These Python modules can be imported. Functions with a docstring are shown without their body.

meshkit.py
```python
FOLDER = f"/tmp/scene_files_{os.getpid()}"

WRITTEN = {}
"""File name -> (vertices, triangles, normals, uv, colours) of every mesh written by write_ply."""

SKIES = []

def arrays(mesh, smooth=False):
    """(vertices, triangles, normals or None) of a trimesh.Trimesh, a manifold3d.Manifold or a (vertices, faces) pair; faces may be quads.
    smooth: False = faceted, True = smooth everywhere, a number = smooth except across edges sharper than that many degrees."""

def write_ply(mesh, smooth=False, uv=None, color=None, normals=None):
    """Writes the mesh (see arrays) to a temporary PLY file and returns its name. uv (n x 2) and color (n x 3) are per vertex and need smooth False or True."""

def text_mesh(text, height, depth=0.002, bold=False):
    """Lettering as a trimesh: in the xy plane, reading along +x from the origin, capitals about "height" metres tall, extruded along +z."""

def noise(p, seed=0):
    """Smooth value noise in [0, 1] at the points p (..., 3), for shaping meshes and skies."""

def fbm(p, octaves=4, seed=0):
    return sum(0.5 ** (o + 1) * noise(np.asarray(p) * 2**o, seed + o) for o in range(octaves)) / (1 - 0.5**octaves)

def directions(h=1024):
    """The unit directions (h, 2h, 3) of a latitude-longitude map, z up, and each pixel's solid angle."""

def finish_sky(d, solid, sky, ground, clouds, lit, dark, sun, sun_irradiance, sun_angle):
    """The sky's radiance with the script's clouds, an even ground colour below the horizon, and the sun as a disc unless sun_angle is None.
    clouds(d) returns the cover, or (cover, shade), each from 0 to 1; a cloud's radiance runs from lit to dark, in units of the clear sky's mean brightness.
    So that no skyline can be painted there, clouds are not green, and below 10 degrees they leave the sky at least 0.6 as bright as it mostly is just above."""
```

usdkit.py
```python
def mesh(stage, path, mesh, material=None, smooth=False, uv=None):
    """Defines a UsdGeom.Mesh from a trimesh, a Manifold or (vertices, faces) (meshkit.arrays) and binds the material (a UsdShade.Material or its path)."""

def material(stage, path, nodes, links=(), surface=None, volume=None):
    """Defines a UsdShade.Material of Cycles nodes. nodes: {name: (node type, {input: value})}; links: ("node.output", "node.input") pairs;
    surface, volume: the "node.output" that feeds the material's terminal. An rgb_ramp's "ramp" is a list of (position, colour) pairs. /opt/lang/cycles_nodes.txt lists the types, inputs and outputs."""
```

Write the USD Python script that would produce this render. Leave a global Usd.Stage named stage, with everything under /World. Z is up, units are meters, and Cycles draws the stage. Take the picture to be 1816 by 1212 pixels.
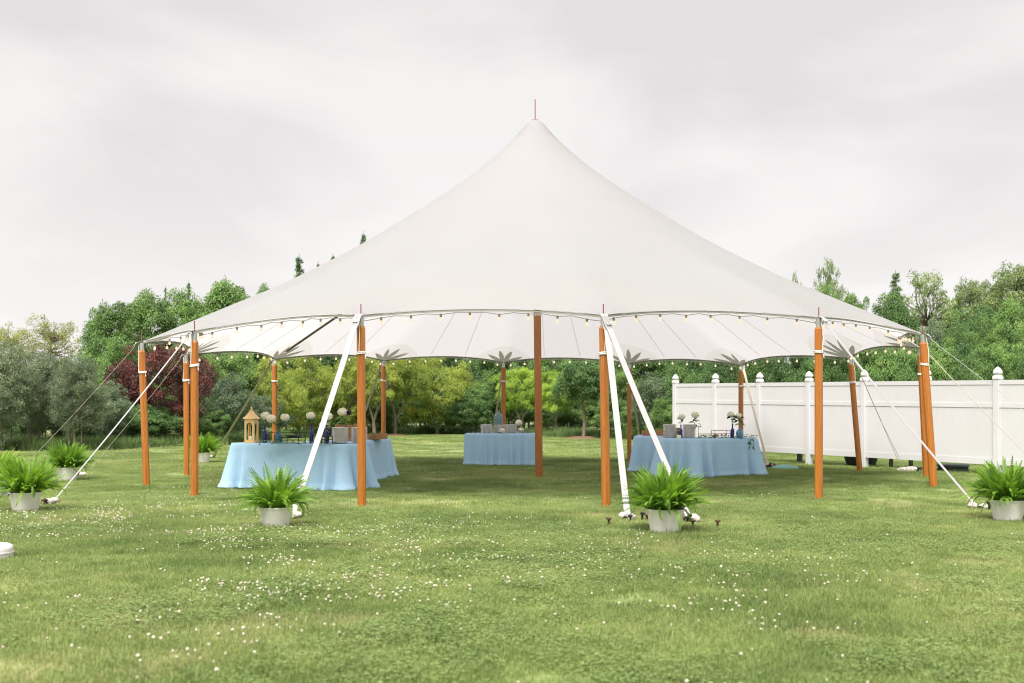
import math
import numpy as np
import trimesh
import shapely
from shapely.geometry import Polygon, Point, box as sbox
import usdkit
import meshkit
from pxr import Usd, UsdGeom, UsdLux, UsdShade, Sdf, Gf, Vt

stage = Usd.Stage.CreateInMemory()
UsdGeom.SetStageUpAxis(stage, 'Z')
UsdGeom.SetStageMetersPerUnit(stage, 1.0)
UsdGeom.Xform.Define(stage, '/World')
UsdGeom.Scope.Define(stage, '/World/Looks')
PI = math.pi

# ------------------------------------------------------------------ camera, sky, sun
EYE = 1.35            # height of the lens
FPX = 2030.0          # focal length in pixels of the 1816 px wide photograph
HOR, CX = 725.0, 908.0
cam = UsdGeom.Camera.Define(stage, '/World/camera')
cam.CreateHorizontalApertureAttr(36.0)
cam.CreateVerticalApertureAttr(36.0 * 683 / 1024)
cam.CreateFocalLengthAttr(FPX / 1816 * 36.0)
cam.CreateVerticalApertureOffsetAttr((HOR - 606) / 1816 * 36.0)
cam.CreateHorizontalApertureOffsetAttr(0.0)
cam.CreateFStopAttr(2.2)
cam.CreateFocusDistanceAttr(17.0)
cam.CreateClippingRangeAttr(Gf.Vec2f(0.05, 5000))
cam.AddTranslateOp().Set(Gf.Vec3d(0, 0, EYE))
cam.AddRotateXOp().Set(90.0)
cam.CreateExposureAttr(1.8)

SUN_EL, SUN_AZ = math.radians(60), math.radians(-163)     # azimuth: atan2(x, y) of the direction towards the sun
SKY_STRENGTH = 0.05
SUN_INTENSITY, SUN_ANGLE = 0.68, 38.0
CLOUD_LIT, CLOUD_DARK = (5.45, 5.22, 5.12), (4.62, 4.37, 4.33)
dome = UsdLux.DomeLight.Define(stage, '/World/sky')
dome.CreateIntensityAttr(1.0)
dome.GetPrim().SetCustomDataByKey('label', 'pale overcast sky with soft grey and white cloud')
dome.GetPrim().SetCustomDataByKey('kind', 'structure')
sky = usdkit.material(stage, '/World/Looks/sky_look', {
    'tc': ('texture_coordinate', {}),
    'sep': ('separate_xyz', {}),
    'zz': ('math', {'math_type': 'add', 'value2': 0.16}),
    'zc': ('math', {'math_type': 'maximum', 'value2': 0.05}),
    'dx': ('math', {'math_type': 'divide'}),
    'dy': ('math', {'math_type': 'divide'}),
    'comb': ('combine_xyz', {'z': 0.0}),
    'map': ('mapping', {'scale': (1.0, 0.75, 1), 'location': (9.2, 3.0, 0)}),
    'n': ('noise_texture', {'scale': 1.3, 'detail': 5, 'roughness': 0.48, 'distortion': 0.5}),
    'r': ('rgb_ramp', {'ramp': [(0.0, CLOUD_DARK), (0.40, CLOUD_DARK), (0.60, CLOUD_LIT), (1.0, CLOUD_LIT)]}),
    'hz': ('map_range', {'range_type': 'smoothstep', 'from_min': 0.0, 'from_max': 0.26, 'to_min': 0.7, 'to_max': 0.0}),
    'low': ('mix_color', {'b': (5.85, 5.64, 5.48), 'use_clamp': False}),
    'sky': ('sky_texture', {'sky_type': 'single_scattering', 'sun_disc': False, 'sun_elevation': SUN_EL, 'sun_rotation': SUN_AZ}),
    'mix': ('mix_color', {'fac': 0.94}),
    'bg': ('background_shader', {'strength': SKY_STRENGTH}),
}, [('tc.generated', 'sep.vector'), ('sep.z', 'zz.value1'), ('zz.value', 'zc.value1'), ('sep.x', 'dx.value1'), ('sep.y', 'dy.value1'),
    ('zc.value', 'dx.value2'), ('zc.value', 'dy.value2'), ('dx.value', 'comb.x'), ('dy.value', 'comb.y'), ('comb.vector', 'map.vector'),
    ('map.vector', 'n.vector'), ('n.fac', 'r.fac'), ('sep.z', 'hz.value'), ('hz.result', 'low.fac'), ('r.color', 'low.a'),
    ('sky.color', 'mix.a'), ('low.result', 'mix.b'), ('mix.result', 'bg.color')], surface='bg.background')
UsdShade.MaterialBindingAPI.Apply(dome.GetPrim()).Bind(sky)
sun = UsdLux.DistantLight.Define(stage, '/World/sun')
sun.CreateNormalizeAttr(True)
sun.CreateIntensityAttr(SUN_INTENSITY)
sun.CreateAngleAttr(SUN_ANGLE)
sun.CreateColorAttr(Gf.Vec3f(1.0, 0.96, 0.925))
_d = np.array([math.sin(SUN_AZ) * math.cos(SUN_EL), math.cos(SUN_AZ) * math.cos(SUN_EL), math.sin(SUN_EL)])
sun.AddTransformOp().Set(Gf.Matrix4d().SetLookAt(Gf.Vec3d(*(_d * 50)), Gf.Vec3d(0, 0, 0), Gf.Vec3d(0, 0, 1)).GetInverse())

# ------------------------------------------------------------------ helpers


def gp(px, py):
    """ground point seen at a pixel of the photograph"""
    d = EYE * FPX / (py - HOR)
    return np.array([(px - CX) / FPX * d, d, 0.0])


def at(px, py, d):
    return np.array([(px - CX) / FPX * d, d, EYE + (HOR - py) / FPX * d])


def gz(x, y):
    x, y = np.asarray(x, float), np.asarray(y, float)
    p = np.stack([x * 0.35, y * 0.35, np.zeros_like(x)], -1)
    q = np.stack([x * 1.7, y * 1.7, np.full_like(x, 3.0)], -1)
    return 0.05 * (meshkit.noise(p, 5) - 0.5) + 0.02 * (meshkit.noise(q, 9) - 0.5)


used = {}


def uniq(parent, name):
    k = f'{parent}/{name}'
    n = used.get(k, 0)
    used[k] = n + 1
    return k if n == 0 else f'{k}_{n:03d}'


def tag(p, label=None, cat=None, group=None, kind=None):
    p = p if isinstance(p, Usd.Prim) else p.GetPrim()
    for k, v in (('label', label), ('category', cat), ('group', group), ('kind', kind)):
        if v:
            p.SetCustomDataByKey(k, v)
    return p


def ops(x, loc, rz=0, scale=(1, 1, 1), rx=0, ry=0):
    x.AddTranslateOp().Set(Gf.Vec3d(*map(float, loc)))
    x.AddRotateXYZOp().Set(Gf.Vec3f(float(rx), float(ry), float(rz)))
    x.AddScaleOp().Set(Gf.Vec3f(*map(float, scale)))


def thing(name, label, cat, loc=(0, 0, 0), rz=0, group=None, scale=(1, 1, 1), rx=0, ry=0):
    x = UsdGeom.Xform.Define(stage, uniq('/World', name))
    ops(x, loc, rz, scale, rx, ry)
    tag(x, label, cat, group)
    return x


def kind_of(name):
    """an abstract thing that copies refer to"""
    stage.CreateClassPrim('/World/kinds')
    return UsdGeom.Xform.Define(stage, '/World/kinds/' + name)


def copy(src, name, label, cat, loc, rz=0, group=None, scale=(1, 1, 1), rx=0, ry=0):
    x = UsdGeom.Xform.Define(stage, uniq('/World', name))
    x.GetPrim().GetReferences().AddInternalReference(src.GetPath())
    ops(x, loc, rz, scale, rx, ry)
    tag(x, label, cat, group)
    x.GetPrim().SetInstanceable(True)
    return x


def part(name, mesh, mat, parent, smooth=False, label=None):
    path = uniq(str(parent.GetPath()) if parent is not None else '/World', name)
    m = usdkit.mesh(stage, path, mesh, mat, smooth)
    if label:
        tag(m, label)
    return m


def solo(name, mesh, mat, label, cat=None, group=None, kind=None, smooth=False):
    m = usdkit.mesh(stage, uniq('/World', name), mesh, mat, smooth)
    tag(m, label, cat, group, kind)
    return m


class MB:
    def __init__(self):
        self.v, self.f, self.n = [], [], 0

    def add(self, v, f):
        v, f = np.asarray(v, float), np.asarray(f, int)
        if f.shape[1] == 4:
            f = np.vstack([f[:, [0, 1, 2]], f[:, [0, 2, 3]]])
        self.v.append(v)
        self.f.append(f + self.n)
        self.n += len(v)
        return self

    def mesh(self, m):
        return self.add(m.vertices, m.faces)

    def box(self, c, s, rz=0):
        m = trimesh.creation.box(s)
        if rz:
            m.apply_transform(trimesh.transformations.rotation_matrix(rz, [0, 0, 1]))
        m.apply_translation(c)
        return self.mesh(m)

    def tube(self, pts, r, n=8, caps=True):
        pts = np.asarray(pts, float)
        r = np.broadcast_to(np.asarray(r, float), (len(pts),))
        t = np.gradient(pts, axis=0)
        t /= np.maximum(np.linalg.norm(t, axis=1, keepdims=True), 1e-9)
        ref = np.array([0, 0, 1.0]) if abs(t[0][2]) < 0.9 else np.array([1.0, 0, 0])
        a = np.linspace(0, 2 * PI, n, endpoint=False)
        rings = []
        u = np.cross(t[0], ref)
        u /= np.linalg.norm(u)
        for i in range(len(pts)):
            u = u - t[i] * (u @ t[i])
            u /= max(np.linalg.norm(u), 1e-9)
            w = np.cross(t[i], u)
            rings.append(pts[i] + r[i] * (np.cos(a)[:, None] * u + np.sin(a)[:, None] * w))
        v = np.vstack(rings)
        f = []
        for i in range(len(pts) - 1):
            for j in range(n):
                k = (j + 1) % n
                f.append([i * n + j, i * n + k, (i + 1) * n + k, (i + 1) * n + j])
        f = np.array(f)
        tri = np.vstack([f[:, [0, 1, 2]], f[:, [0, 2, 3]]])
        if caps:
            m = len(v)
            v = np.vstack([v, pts[0], pts[-1]])
            e = (len(pts) - 1) * n
            tri = np.vstack([tri, [[m, (j + 1) % n, j] for j in range(n)], [[m + 1, e + j, e + (j + 1) % n] for j in range(n)]])
        return self.add(v, tri)

    def lathe(self, prof, n=20, c=(0, 0, 0)):
        prof = np.asarray(prof, float)
        a = np.linspace(0, 2 * PI, n, endpoint=False)
        v = np.stack([prof[:, 0, None] * np.cos(a), prof[:, 0, None] * np.sin(a), np.broadcast_to(prof[:, 1, None], (len(prof), n))], -1).reshape(-1, 3) + np.asarray(c)
        f = [[i * n + j, i * n + (j + 1) % n, (i + 1) * n + (j + 1) % n, (i + 1) * n + j] for i in range(len(prof) - 1) for j in range(n)]
        return self.add(v, f)

    def ribbon(self, pts, side, width, thick):
        """flat strip along pts, its width along side"""
        pts, side = np.asarray(pts, float), np.asarray(side, float)
        t = np.gradient(pts, axis=0)
        t /= np.linalg.norm(t, axis=1, keepdims=True)
        s = np.broadcast_to(side, pts.shape)
        s = s - t * (s * t).sum(1, keepdims=True)
        s = s / np.linalg.norm(s, axis=1, keepdims=True)
        n = np.cross(t, s)
        w = np.broadcast_to(np.asarray(width, float), (len(pts),))[:, None] / 2
        ring = np.stack([pts + s * w + n * thick / 2, pts - s * w + n * thick / 2, pts - s * w - n * thick / 2, pts + s * w - n * thick / 2], 1)
        v = ring.reshape(-1, 3)
        f = [[i * 4 + j, i * 4 + (j + 1) % 4, i * 4 + 4 + (j + 1) % 4, i * 4 + 4 + j] for i in range(len(pts) - 1) for j in range(4)]
        f += [[3, 2, 1, 0], [len(v) - 4, len(v) - 3, len(v) - 2, len(v) - 1]]
        return self.add(v, f)

    @property
    def out(self):
        return trimesh.Trimesh(np.vstack(self.v), np.vstack(self.f), process=False)


def leaves(base, dirs, nrm, length, width, fold=0.25):
    """two-triangle folded leaves"""
    n = len(base)
    d = dirs / np.maximum(np.linalg.norm(dirs, axis=1, keepdims=True), 1e-9)
    s = np.cross(d, nrm)
    s /= np.maximum(np.linalg.norm(s, axis=1, keepdims=True), 1e-9)
    up = np.cross(s, d)
    L, Wd = np.asarray(length).reshape(-1, 1) * np.ones((n, 1)), np.asarray(width).reshape(-1, 1) * np.ones((n, 1))
    mid = base + d * L * 0.45
    v = np.stack([base, mid + s * Wd / 2 + up * Wd * fold, base + d * L, mid - s * Wd / 2 + up * Wd * fold], 1).reshape(-1, 3)
    k = np.arange(n)[:, None] * 4
    f = np.vstack([k + [0, 2, 1], k + [0, 3, 2]])
    return v, f


def unit(rng, n):
    v = rng.normal(size=(n, 3))
    return v / np.linalg.norm(v, axis=1, keepdims=True)


# ------------------------------------------------------------------ materials
def mat(name, color, rough=0.6, metal=0.0, spec=0.3, noise=None, noise2=None, scale=8.0, stretch=(1, 1, 1), bump=0.0, bump_scale=40.0, **extra):
    nodes = {'p': ('principled_bsdf', {'base_color': color, 'roughness': rough, 'metallic': metal, 'specular_ior_level': spec, **extra})}
    links = []
    if noise is not None or bump:
        nodes['tc'] = ('texture_coordinate', {})
        nodes['map'] = ('mapping', {'scale': stretch})
        links.append(('tc.object', 'map.vector'))
    if noise is not None:
        nodes['n'] = ('noise_texture', {'scale': scale, 'detail': 4, 'roughness': 0.6})
        nodes['r'] = ('rgb_ramp', {'ramp': [(0.3, color), (0.7, noise)] if noise2 is None else [(0.28, noise2), (0.5, color), (0.74, noise)]})
        links += [('map.vector', 'n.vector'), ('n.fac', 'r.fac'), ('r.color', 'p.base_color')]
    if bump:
        nodes['bn'] = ('noise_texture', {'scale': bump_scale, 'detail': 3})
        nodes['b'] = ('bump', {'strength': bump, 'distance': 0.01})
        links += [('map.vector', 'bn.vector'), ('bn.fac', 'b.height'), ('b.normal', 'p.normal')]
    return usdkit.material(stage, '/World/Looks/' + name, nodes, links, surface='p.BSDF')


def fabric(name, color, trans, fac, noise_amt=0.03, scale=3.0, bump=0.0, bsc=3.0):
    c2 = tuple(max(0, c - noise_amt) for c in color)
    return usdkit.material(stage, '/World/Looks/' + name, {
        'g': ('geometry', {}), 'n': ('noise_texture', {'scale': scale, 'detail': 3}), 'r': ('rgb_ramp', {'ramp': [(0.35, color), (0.7, c2)]}),
        'bn': ('noise_texture', {'scale': bsc, 'detail': 3, 'roughness': 0.5, 'distortion': 0.6}), 'bp': ('bump', {'strength': bump, 'distance': 0.02}),
        'd': ('principled_bsdf', {'roughness': 0.75, 'specular_ior_level': 0.25}), 't': ('translucent_bsdf', {'color': trans}), 'm': ('mix_closure', {'fac': fac})},
        [('g.position', 'n.vector'), ('n.fac', 'r.fac'), ('r.color', 'd.base_color'), ('g.position', 'bn.vector'), ('bn.fac', 'bp.height'), ('bp.normal', 'd.normal'), ('d.BSDF', 'm.closure1'), ('t.BSDF', 'm.closure2')], surface='m.closure')


def foliage(name, dark, mid, light, trans=0.3, patch=0.9, rough=0.5, gloss=0.35):
    tl = tuple(min(1, c * 1.25 + 0.01) for c in light)
    return usdkit.material(stage, '/World/Looks/' + name, {
        'g': ('geometry', {}), 'oi': ('object_info', {}),
        'n': ('noise_texture', {'scale': patch, 'detail': 2}),
        'a': ('math', {'math_type': 'multiply_add', 'value2': 0.35, 'value3': -0.17}),
        'b': ('math', {'math_type': 'add'}),
        'a2': ('math', {'math_type': 'multiply_add', 'value2': 0.22, 'value3': -0.11}),
        'b2': ('math', {'math_type': 'add'}),
        'r': ('rgb_ramp', {'ramp': [(0.22, dark), (0.5, mid), (0.8, light)]}),
        'd': ('principled_bsdf', {'roughness': rough, 'specular_ior_level': gloss}),
        'hs': ('hsv', {'value': 1.3, 'saturation': 1.05}),
        't': ('translucent_bsdf', {'color': tl}), 'm': ('mix_closure', {'fac': trans})},
        [('g.position', 'n.vector'), ('g.random_per_island', 'a.value1'), ('a.value', 'b.value1'), ('n.fac', 'b.value2'),
         ('oi.random', 'a2.value1'), ('a2.value', 'b2.value1'), ('b.value', 'b2.value2'), ('b2.value', 'r.fac'),
         ('r.color', 'd.base_color'), ('r.color', 'hs.color'), ('hs.color', 't.color'), ('d.BSDF', 'm.closure1'), ('t.BSDF', 'm.closure2')], surface='m.closure')


M_canopy = fabric('sailcloth', (0.374, 0.366, 0.381), (0.71, 0.688, 0.705), 0.45, 0.012, 0.8, 0.35, 1.6)
M_patch = fabric('sailcloth_patch', (0.42, 0.41, 0.39), (0.98, 0.97, 0.93), 0.94)
M_star = fabric('grey_webbing', (0.30, 0.305, 0.26), (0.55, 0.56, 0.48), 0.5)
M_hem = fabric('hem_webbing', (0.30, 0.30, 0.255), (0.34, 0.34, 0.29), 0.35)
M_seam = fabric('seam_tape', (0.42, 0.41, 0.40), (0.90, 0.88, 0.84), 0.82)
M_strap = fabric('white_strap', (0.365, 0.352, 0.352), (0.40, 0.385, 0.385), 0.12)
M_rope = mat('beige_rope', (0.50, 0.45, 0.36), 0.9, noise=(0.36, 0.32, 0.25), scale=60)
M_white_rope = mat('white_rope', (0.78, 0.75, 0.72), 0.9, noise=(0.6, 0.57, 0.53), scale=60)
M_wood = mat('varnished_wood', (0.340, 0.113, 0.016), 0.35, spec=0.45, noise=(0.260, 0.075, 0.010), noise2=(0.391, 0.147, 0.025), scale=9, stretch=(6, 6, 0.35), bump=0.05, bump_scale=30, coat_weight=0.15, coat_roughness=0.25)
M_wood_dark = mat('dark_varnished_wood', (0.31, 0.108, 0.021), 0.35, spec=0.45, noise=(0.24, 0.078, 0.014), noise2=(0.38, 0.145, 0.032), scale=9, stretch=(6, 6, 0.35), bump=0.05, bump_scale=30, coat_weight=0.15, coat_roughness=0.25)
M_alu = mat('brushed_metal', (0.55, 0.55, 0.54), 0.38, 0.85, noise=(0.42, 0.42, 0.42), scale=20)
M_maroon = mat('maroon_rod', (0.22, 0.05, 0.07), 0.5)
M_rust = mat('rusty_iron', (0.13, 0.065, 0.040), 0.8, 0.2, noise=(0.07, 0.04, 0.03), scale=60, bump=0.3)
M_iron = mat('black_iron', (0.025, 0.026, 0.027), 0.5, 0.6)
M_copper = mat('copper_wire', (0.33, 0.16, 0.10), 0.45, 0.7)
M_pot = mat('white_pot_plastic', (0.86, 0.83, 0.79), 0.55, noise=(0.78, 0.745, 0.69), scale=6, bump=0.05)
M_soil = mat('potting_soil', (0.035, 0.024, 0.017), 0.95, noise=(0.02, 0.014, 0.01), scale=50, bump=0.5)
M_vinyl = mat('white_vinyl', (0.55, 0.543, 0.55), 0.42, noise=(0.525, 0.515, 0.515), scale=1.6, spec=0.4)
M_cloth = fabric('blue_cloth', (0.47, 0.69, 0.89), (0.45, 0.68, 0.90), 0.24, 0.03, 6, 0.5, 7)
M_china = mat('white_china', (0.90, 0.89, 0.86), 0.22, spec=0.5)
M_table = mat('table_plastic', (0.6, 0.6, 0.58), 0.5)
M_pine = mat('pale_wood', (0.76, 0.53, 0.26), 0.55, noise=(0.70, 0.46, 0.20), scale=10, stretch=(5, 5, 0.6))
M_crate = mat('crate_wood', (0.40, 0.21, 0.09), 0.65, noise=(0.26, 0.125, 0.05), scale=10, stretch=(0.6, 5, 5))
M_candle = mat('cream_wax', (0.82, 0.76, 0.62), 0.5, subsurface_weight=0.2)


def glass(name, color, rough=0.04):
    return mat(name, color, rough, spec=0.5, transmission_weight=0.82)


M_cobalt = glass('cobalt_glass', (0.02, 0.03, 0.42))
M_teal = glass('teal_glass', (0.16, 0.42, 0.46))
M_smoke = glass('blue_grey_glass', (0.34, 0.52, 0.58))
M_skyglass = glass('pale_blue_glass', (0.28, 0.50, 0.68))
M_petal = fabric('cream_petal', (0.96, 0.93, 0.82), (0.95, 0.92, 0.78), 0.4, 0.04, 40)
M_violet = mat('violet_petal', (0.05, 0.02, 0.09), 0.7)
M_bulb = usdkit.material(stage, '/World/Looks/lit_bulb', {'e': ('emission', {'color': (1.0, 0.82, 0.58), 'strength': 0.31})}, [], surface='e.emission')
M_socket = mat('bulb_socket', (0.42, 0.34, 0.26), 0.6)
M_wire = mat('light_cord', (0.42, 0.40, 0.36), 0.6)
M_bark = mat('grey_bark', (0.24, 0.20, 0.155), 0.9, noise=(0.15, 0.12, 0.09), scale=7, stretch=(3, 3, 0.8), bump=0.6, bump_scale=20)
M_bark_dark = mat('dark_bark', (0.10, 0.08, 0.06), 0.9, noise=(0.06, 0.05, 0.04), scale=7, stretch=(3, 3, 0.8), bump=0.6, bump_scale=20)
M_greenlid = mat('green_plastic', (0.17, 0.38, 0.30), 0.5, noise=(0.13, 0.30, 0.24), scale=8)
M_darkgreen = mat('dark_green_plastic', (0.035, 0.055, 0.045), 0.55)
M_black = mat('black_plastic', (0.014, 0.014, 0.015), 0.55)
M_greywood = mat('weathered_post', (0.10, 0.09, 0.08), 0.85, noise=(0.06, 0.055, 0.05), scale=10)
M_white = mat('white_plastic', (0.58, 0.56, 0.555), 0.4)
M_mulch = mat('bark_mulch', (0.19, 0.105, 0.062), 0.95, noise=(0.11, 0.06, 0.04), scale=30, bump=0.8, bump_scale=60)
M_bundle = mat('wrapped_webbing', (0.50, 0.47, 0.43), 0.9, noise=(0.22, 0.195, 0.16), scale=14, bump=0.4)

L_maple = foliage('maple_leaf', (0.094, 0.168, 0.050), (0.206, 0.331, 0.094), (0.363, 0.500, 0.156))
L_hedge = foliage('hedge_leaf', (0.086, 0.159, 0.054), (0.185, 0.305, 0.093), (0.332, 0.464, 0.152))
L_silver = foliage('silver_leaf', (0.130, 0.169, 0.094), (0.240, 0.293, 0.166), (0.390, 0.442, 0.260), trans=0.25)
L_greygreen = foliage('greygreen_leaf', (0.103, 0.149, 0.081), (0.190, 0.259, 0.144), (0.322, 0.402, 0.236), trans=0.25)
L_yellow = foliage('yellowgreen_leaf', (0.187, 0.244, 0.041), (0.332, 0.394, 0.074), (0.520, 0.508, 0.115), trans=0.35)
L_lime = foliage('lime_leaf', (0.208, 0.328, 0.044), (0.367, 0.497, 0.075), (0.537, 0.616, 0.130), trans=0.38)
L_pale = foliage('pale_spring_leaf', (0.213, 0.244, 0.079), (0.315, 0.339, 0.118), (0.441, 0.448, 0.173), trans=0.4)
L_smoke = foliage('smoke_bush_leaf', (0.065, 0.052, 0.037), (0.178, 0.058, 0.056), (0.355, 0.099, 0.093), trans=0.25, patch=1.4)
L_conifer = foliage('conifer_needle', (0.090, 0.173, 0.068), (0.165, 0.270, 0.098), (0.255, 0.375, 0.135), trans=0.12)
L_oak = foliage('oak_leaf', (0.128, 0.182, 0.073), (0.242, 0.309, 0.119), (0.375, 0.424, 0.176))
L_fern = foliage('fern_frond', (0.125, 0.244, 0.029), (0.270, 0.442, 0.050), (0.567, 0.699, 0.106), trans=0.4, patch=5)
L_stem = mat('green_stem', (0.09, 0.15, 0.04), 0.7)
L_euca = foliage('eucalyptus_leaf', (0.101, 0.173, 0.121), (0.203, 0.304, 0.213), (0.344, 0.466, 0.344), trans=0.2, patch=8)
L_darkleaf = foliage('dark_leaf', (0.041, 0.092, 0.041), (0.081, 0.173, 0.061), (0.162, 0.284, 0.101), trans=0.2, patch=8)


def grass_look(name, cols, trans):
    return usdkit.material(stage, '/World/Looks/' + name, {
        'g': ('geometry', {}), 'oi': ('object_info', {}),
        'n1': ('noise_texture', {'scale': 0.42, 'detail': 4, 'roughness': 0.65}),
        'n2': ('noise_texture', {'scale': 3.2, 'detail': 3, 'roughness': 0.6}),
        'm1': ('math', {'math_type': 'multiply_add', 'value2': 1.1, 'value3': -0.22}),
        'm2': ('math', {'math_type': 'multiply_add', 'value2': 0.45}),
        'm3': ('math', {'math_type': 'multiply_add', 'value2': 0.24, 'value3': -0.22}),
        'm4': ('math', {'math_type': 'add'}),
        'r': ('rgb_ramp', {'ramp': cols}),
        'd': ('principled_bsdf', {'roughness': 0.55, 'specular_ior_level': 0.3}),
        't': ('translucent_bsdf', {}), 'm': ('mix_closure', {'fac': trans})},
        [('g.position', 'n1.vector'), ('g.position', 'n2.vector'), ('n1.fac', 'm1.value1'), ('n2.fac', 'm2.value1'), ('m1.value', 'm2.value3'),
         ('g.random_per_island', 'm3.value1'), ('m2.value', 'm4.value1'), ('m3.value', 'm4.value2'), ('m4.value', 'r.fac'),
         ('r.color', 'd.base_color'), ('r.color', 't.color'), ('d.BSDF', 'm.closure1'), ('t.BSDF', 'm.closure2')], surface='m.closure')


GRASS = [(0.18, (0.150, 0.215, 0.062)), (0.40, (0.255, 0.320, 0.102)), (0.58, (0.370, 0.405, 0.160)), (0.84, (0.54, 0.51, 0.27))]
L_grass = grass_look('grass_blade', GRASS, 0.42)
L_dry = grass_look('dry_grass_blade', [(0.25, (0.30, 0.30, 0.13)), (0.5, (0.42, 0.39, 0.19)), (0.8, (0.55, 0.50, 0.28))], 0.4)
L_clover = grass_look('clover_leaf', [(0.25, (0.20, 0.275, 0.088)), (0.5, (0.265, 0.335, 0.115)), (0.8, (0.35, 0.40, 0.165))], 0.38)
L_tall = grass_look('tall_grass_blade', [(0.25, (0.12, 0.19, 0.06)), (0.5, (0.19, 0.27, 0.09)), (0.8, (0.34, 0.36, 0.17))], 0.4)
L_ground = grass_look('lawn_ground', [(a, tuple(c * 0.72 for c in b)) for a, b in GRASS], 0.0)
L_head = fabric('clover_flower', (0.66, 0.62, 0.50), (0.4, 0.38, 0.3), 0.2, 0.28, 9)

# ------------------------------------------------------------------ ground
_x = np.concatenate([-np.geomspace(400, 30, 14)[:-1], np.linspace(-30, 30, 121), np.geomspace(30, 400, 14)[1:]])
_y = np.concatenate([[-60, -30, -12], np.linspace(-4, 56, 121), np.geomspace(56, 700, 16)[1:]])
gx, gy = np.meshgrid(_x, _y)
gv = np.stack([gx.ravel(), gy.ravel(), gz(gx.ravel(), gy.ravel())], 1)
nx, ny = len(_x), len(_y)
ii, jj = np.meshgrid(np.arange(ny - 1), np.arange(nx - 1), indexing='ij')
k0 = (ii * nx + jj).ravel()
gf = np.stack([k0, k0 + 1, k0 + nx + 1, k0 + nx], 1)
solo('lawn', (gv, gf), L_ground, 'wide mown lawn of grass and white clover', kind='structure', smooth=True)

# ------------------------------------------------------------------ tent frame data
CXY = np.array([0.52, 22.8])
# pole: base pixel (or ground point), top pixel, top height
POLES = []
for base, top in (((260, 861), (251, 607)), ((345, 882), (345, 587)), ((642, 899), (640, 559)), ((1075, 903), (1070, 559)),
                  ((1452, 885), (1452, 563)), ((1656, 866), (1636, 592)), ((1643, 848), (1632, 616)), ((1525, 838), (1508, 634))):
    b = gp(*base)
    POLES.append((b, at(top[0], top[1], b[1])))
for px, d, pt in ((1314, 28.2, 647), (1116, 29.2, 644), (893, 30.2, 642), (680, 29.2, 639), (487, 26.8, 636)):
    POLES.append((np.array([(px - CX) / FPX * d, d, 0.0]), at(px, pt, d)))
b = gp(331, 842)
POLES.append((b, at(330, 629, b[1])))
NP = len(POLES)
APEX = np.array([0.46, 22.8, 7.18])
tops = np.array([t for _, t in POLES])
G_T = np.array([0, .128, .24, .37, .5, .6, .7, .8, .9, 1.0])
G_Z = np.array([1, .80, .665, .53, .40, .31, .225, .15, .075, 0.0])
from scipy.interpolate import PchipInterpolator
gprof = PchipInterpolator(G_T, G_Z)
NU = 14
rim = []
for i in range(NP):
    a, c = tops[i], tops[(i + 1) % NP]
    ch = c - a
    nrm = np.array([-ch[1], ch[0]])
    nrm /= np.linalg.norm(nrm)
    if nrm @ (APEX[:2] - (a[:2] + c[:2]) / 2) < 0:
        nrm = -nrm
    L = np.linalg.norm(ch[:2])
    for u in np.arange(NU) / NU:
        s = 4 * u * (1 - u)
        p = a + ch * u
        p[:2] += nrm * 0.095 * L * s
        p[2] += 0.115 * s
        rim.append(p)
rim = np.array(rim)
NR = len(rim)
rth = np.arctan2(rim[:, 1] - APEX[1], rim[:, 0] - APEX[0])
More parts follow.
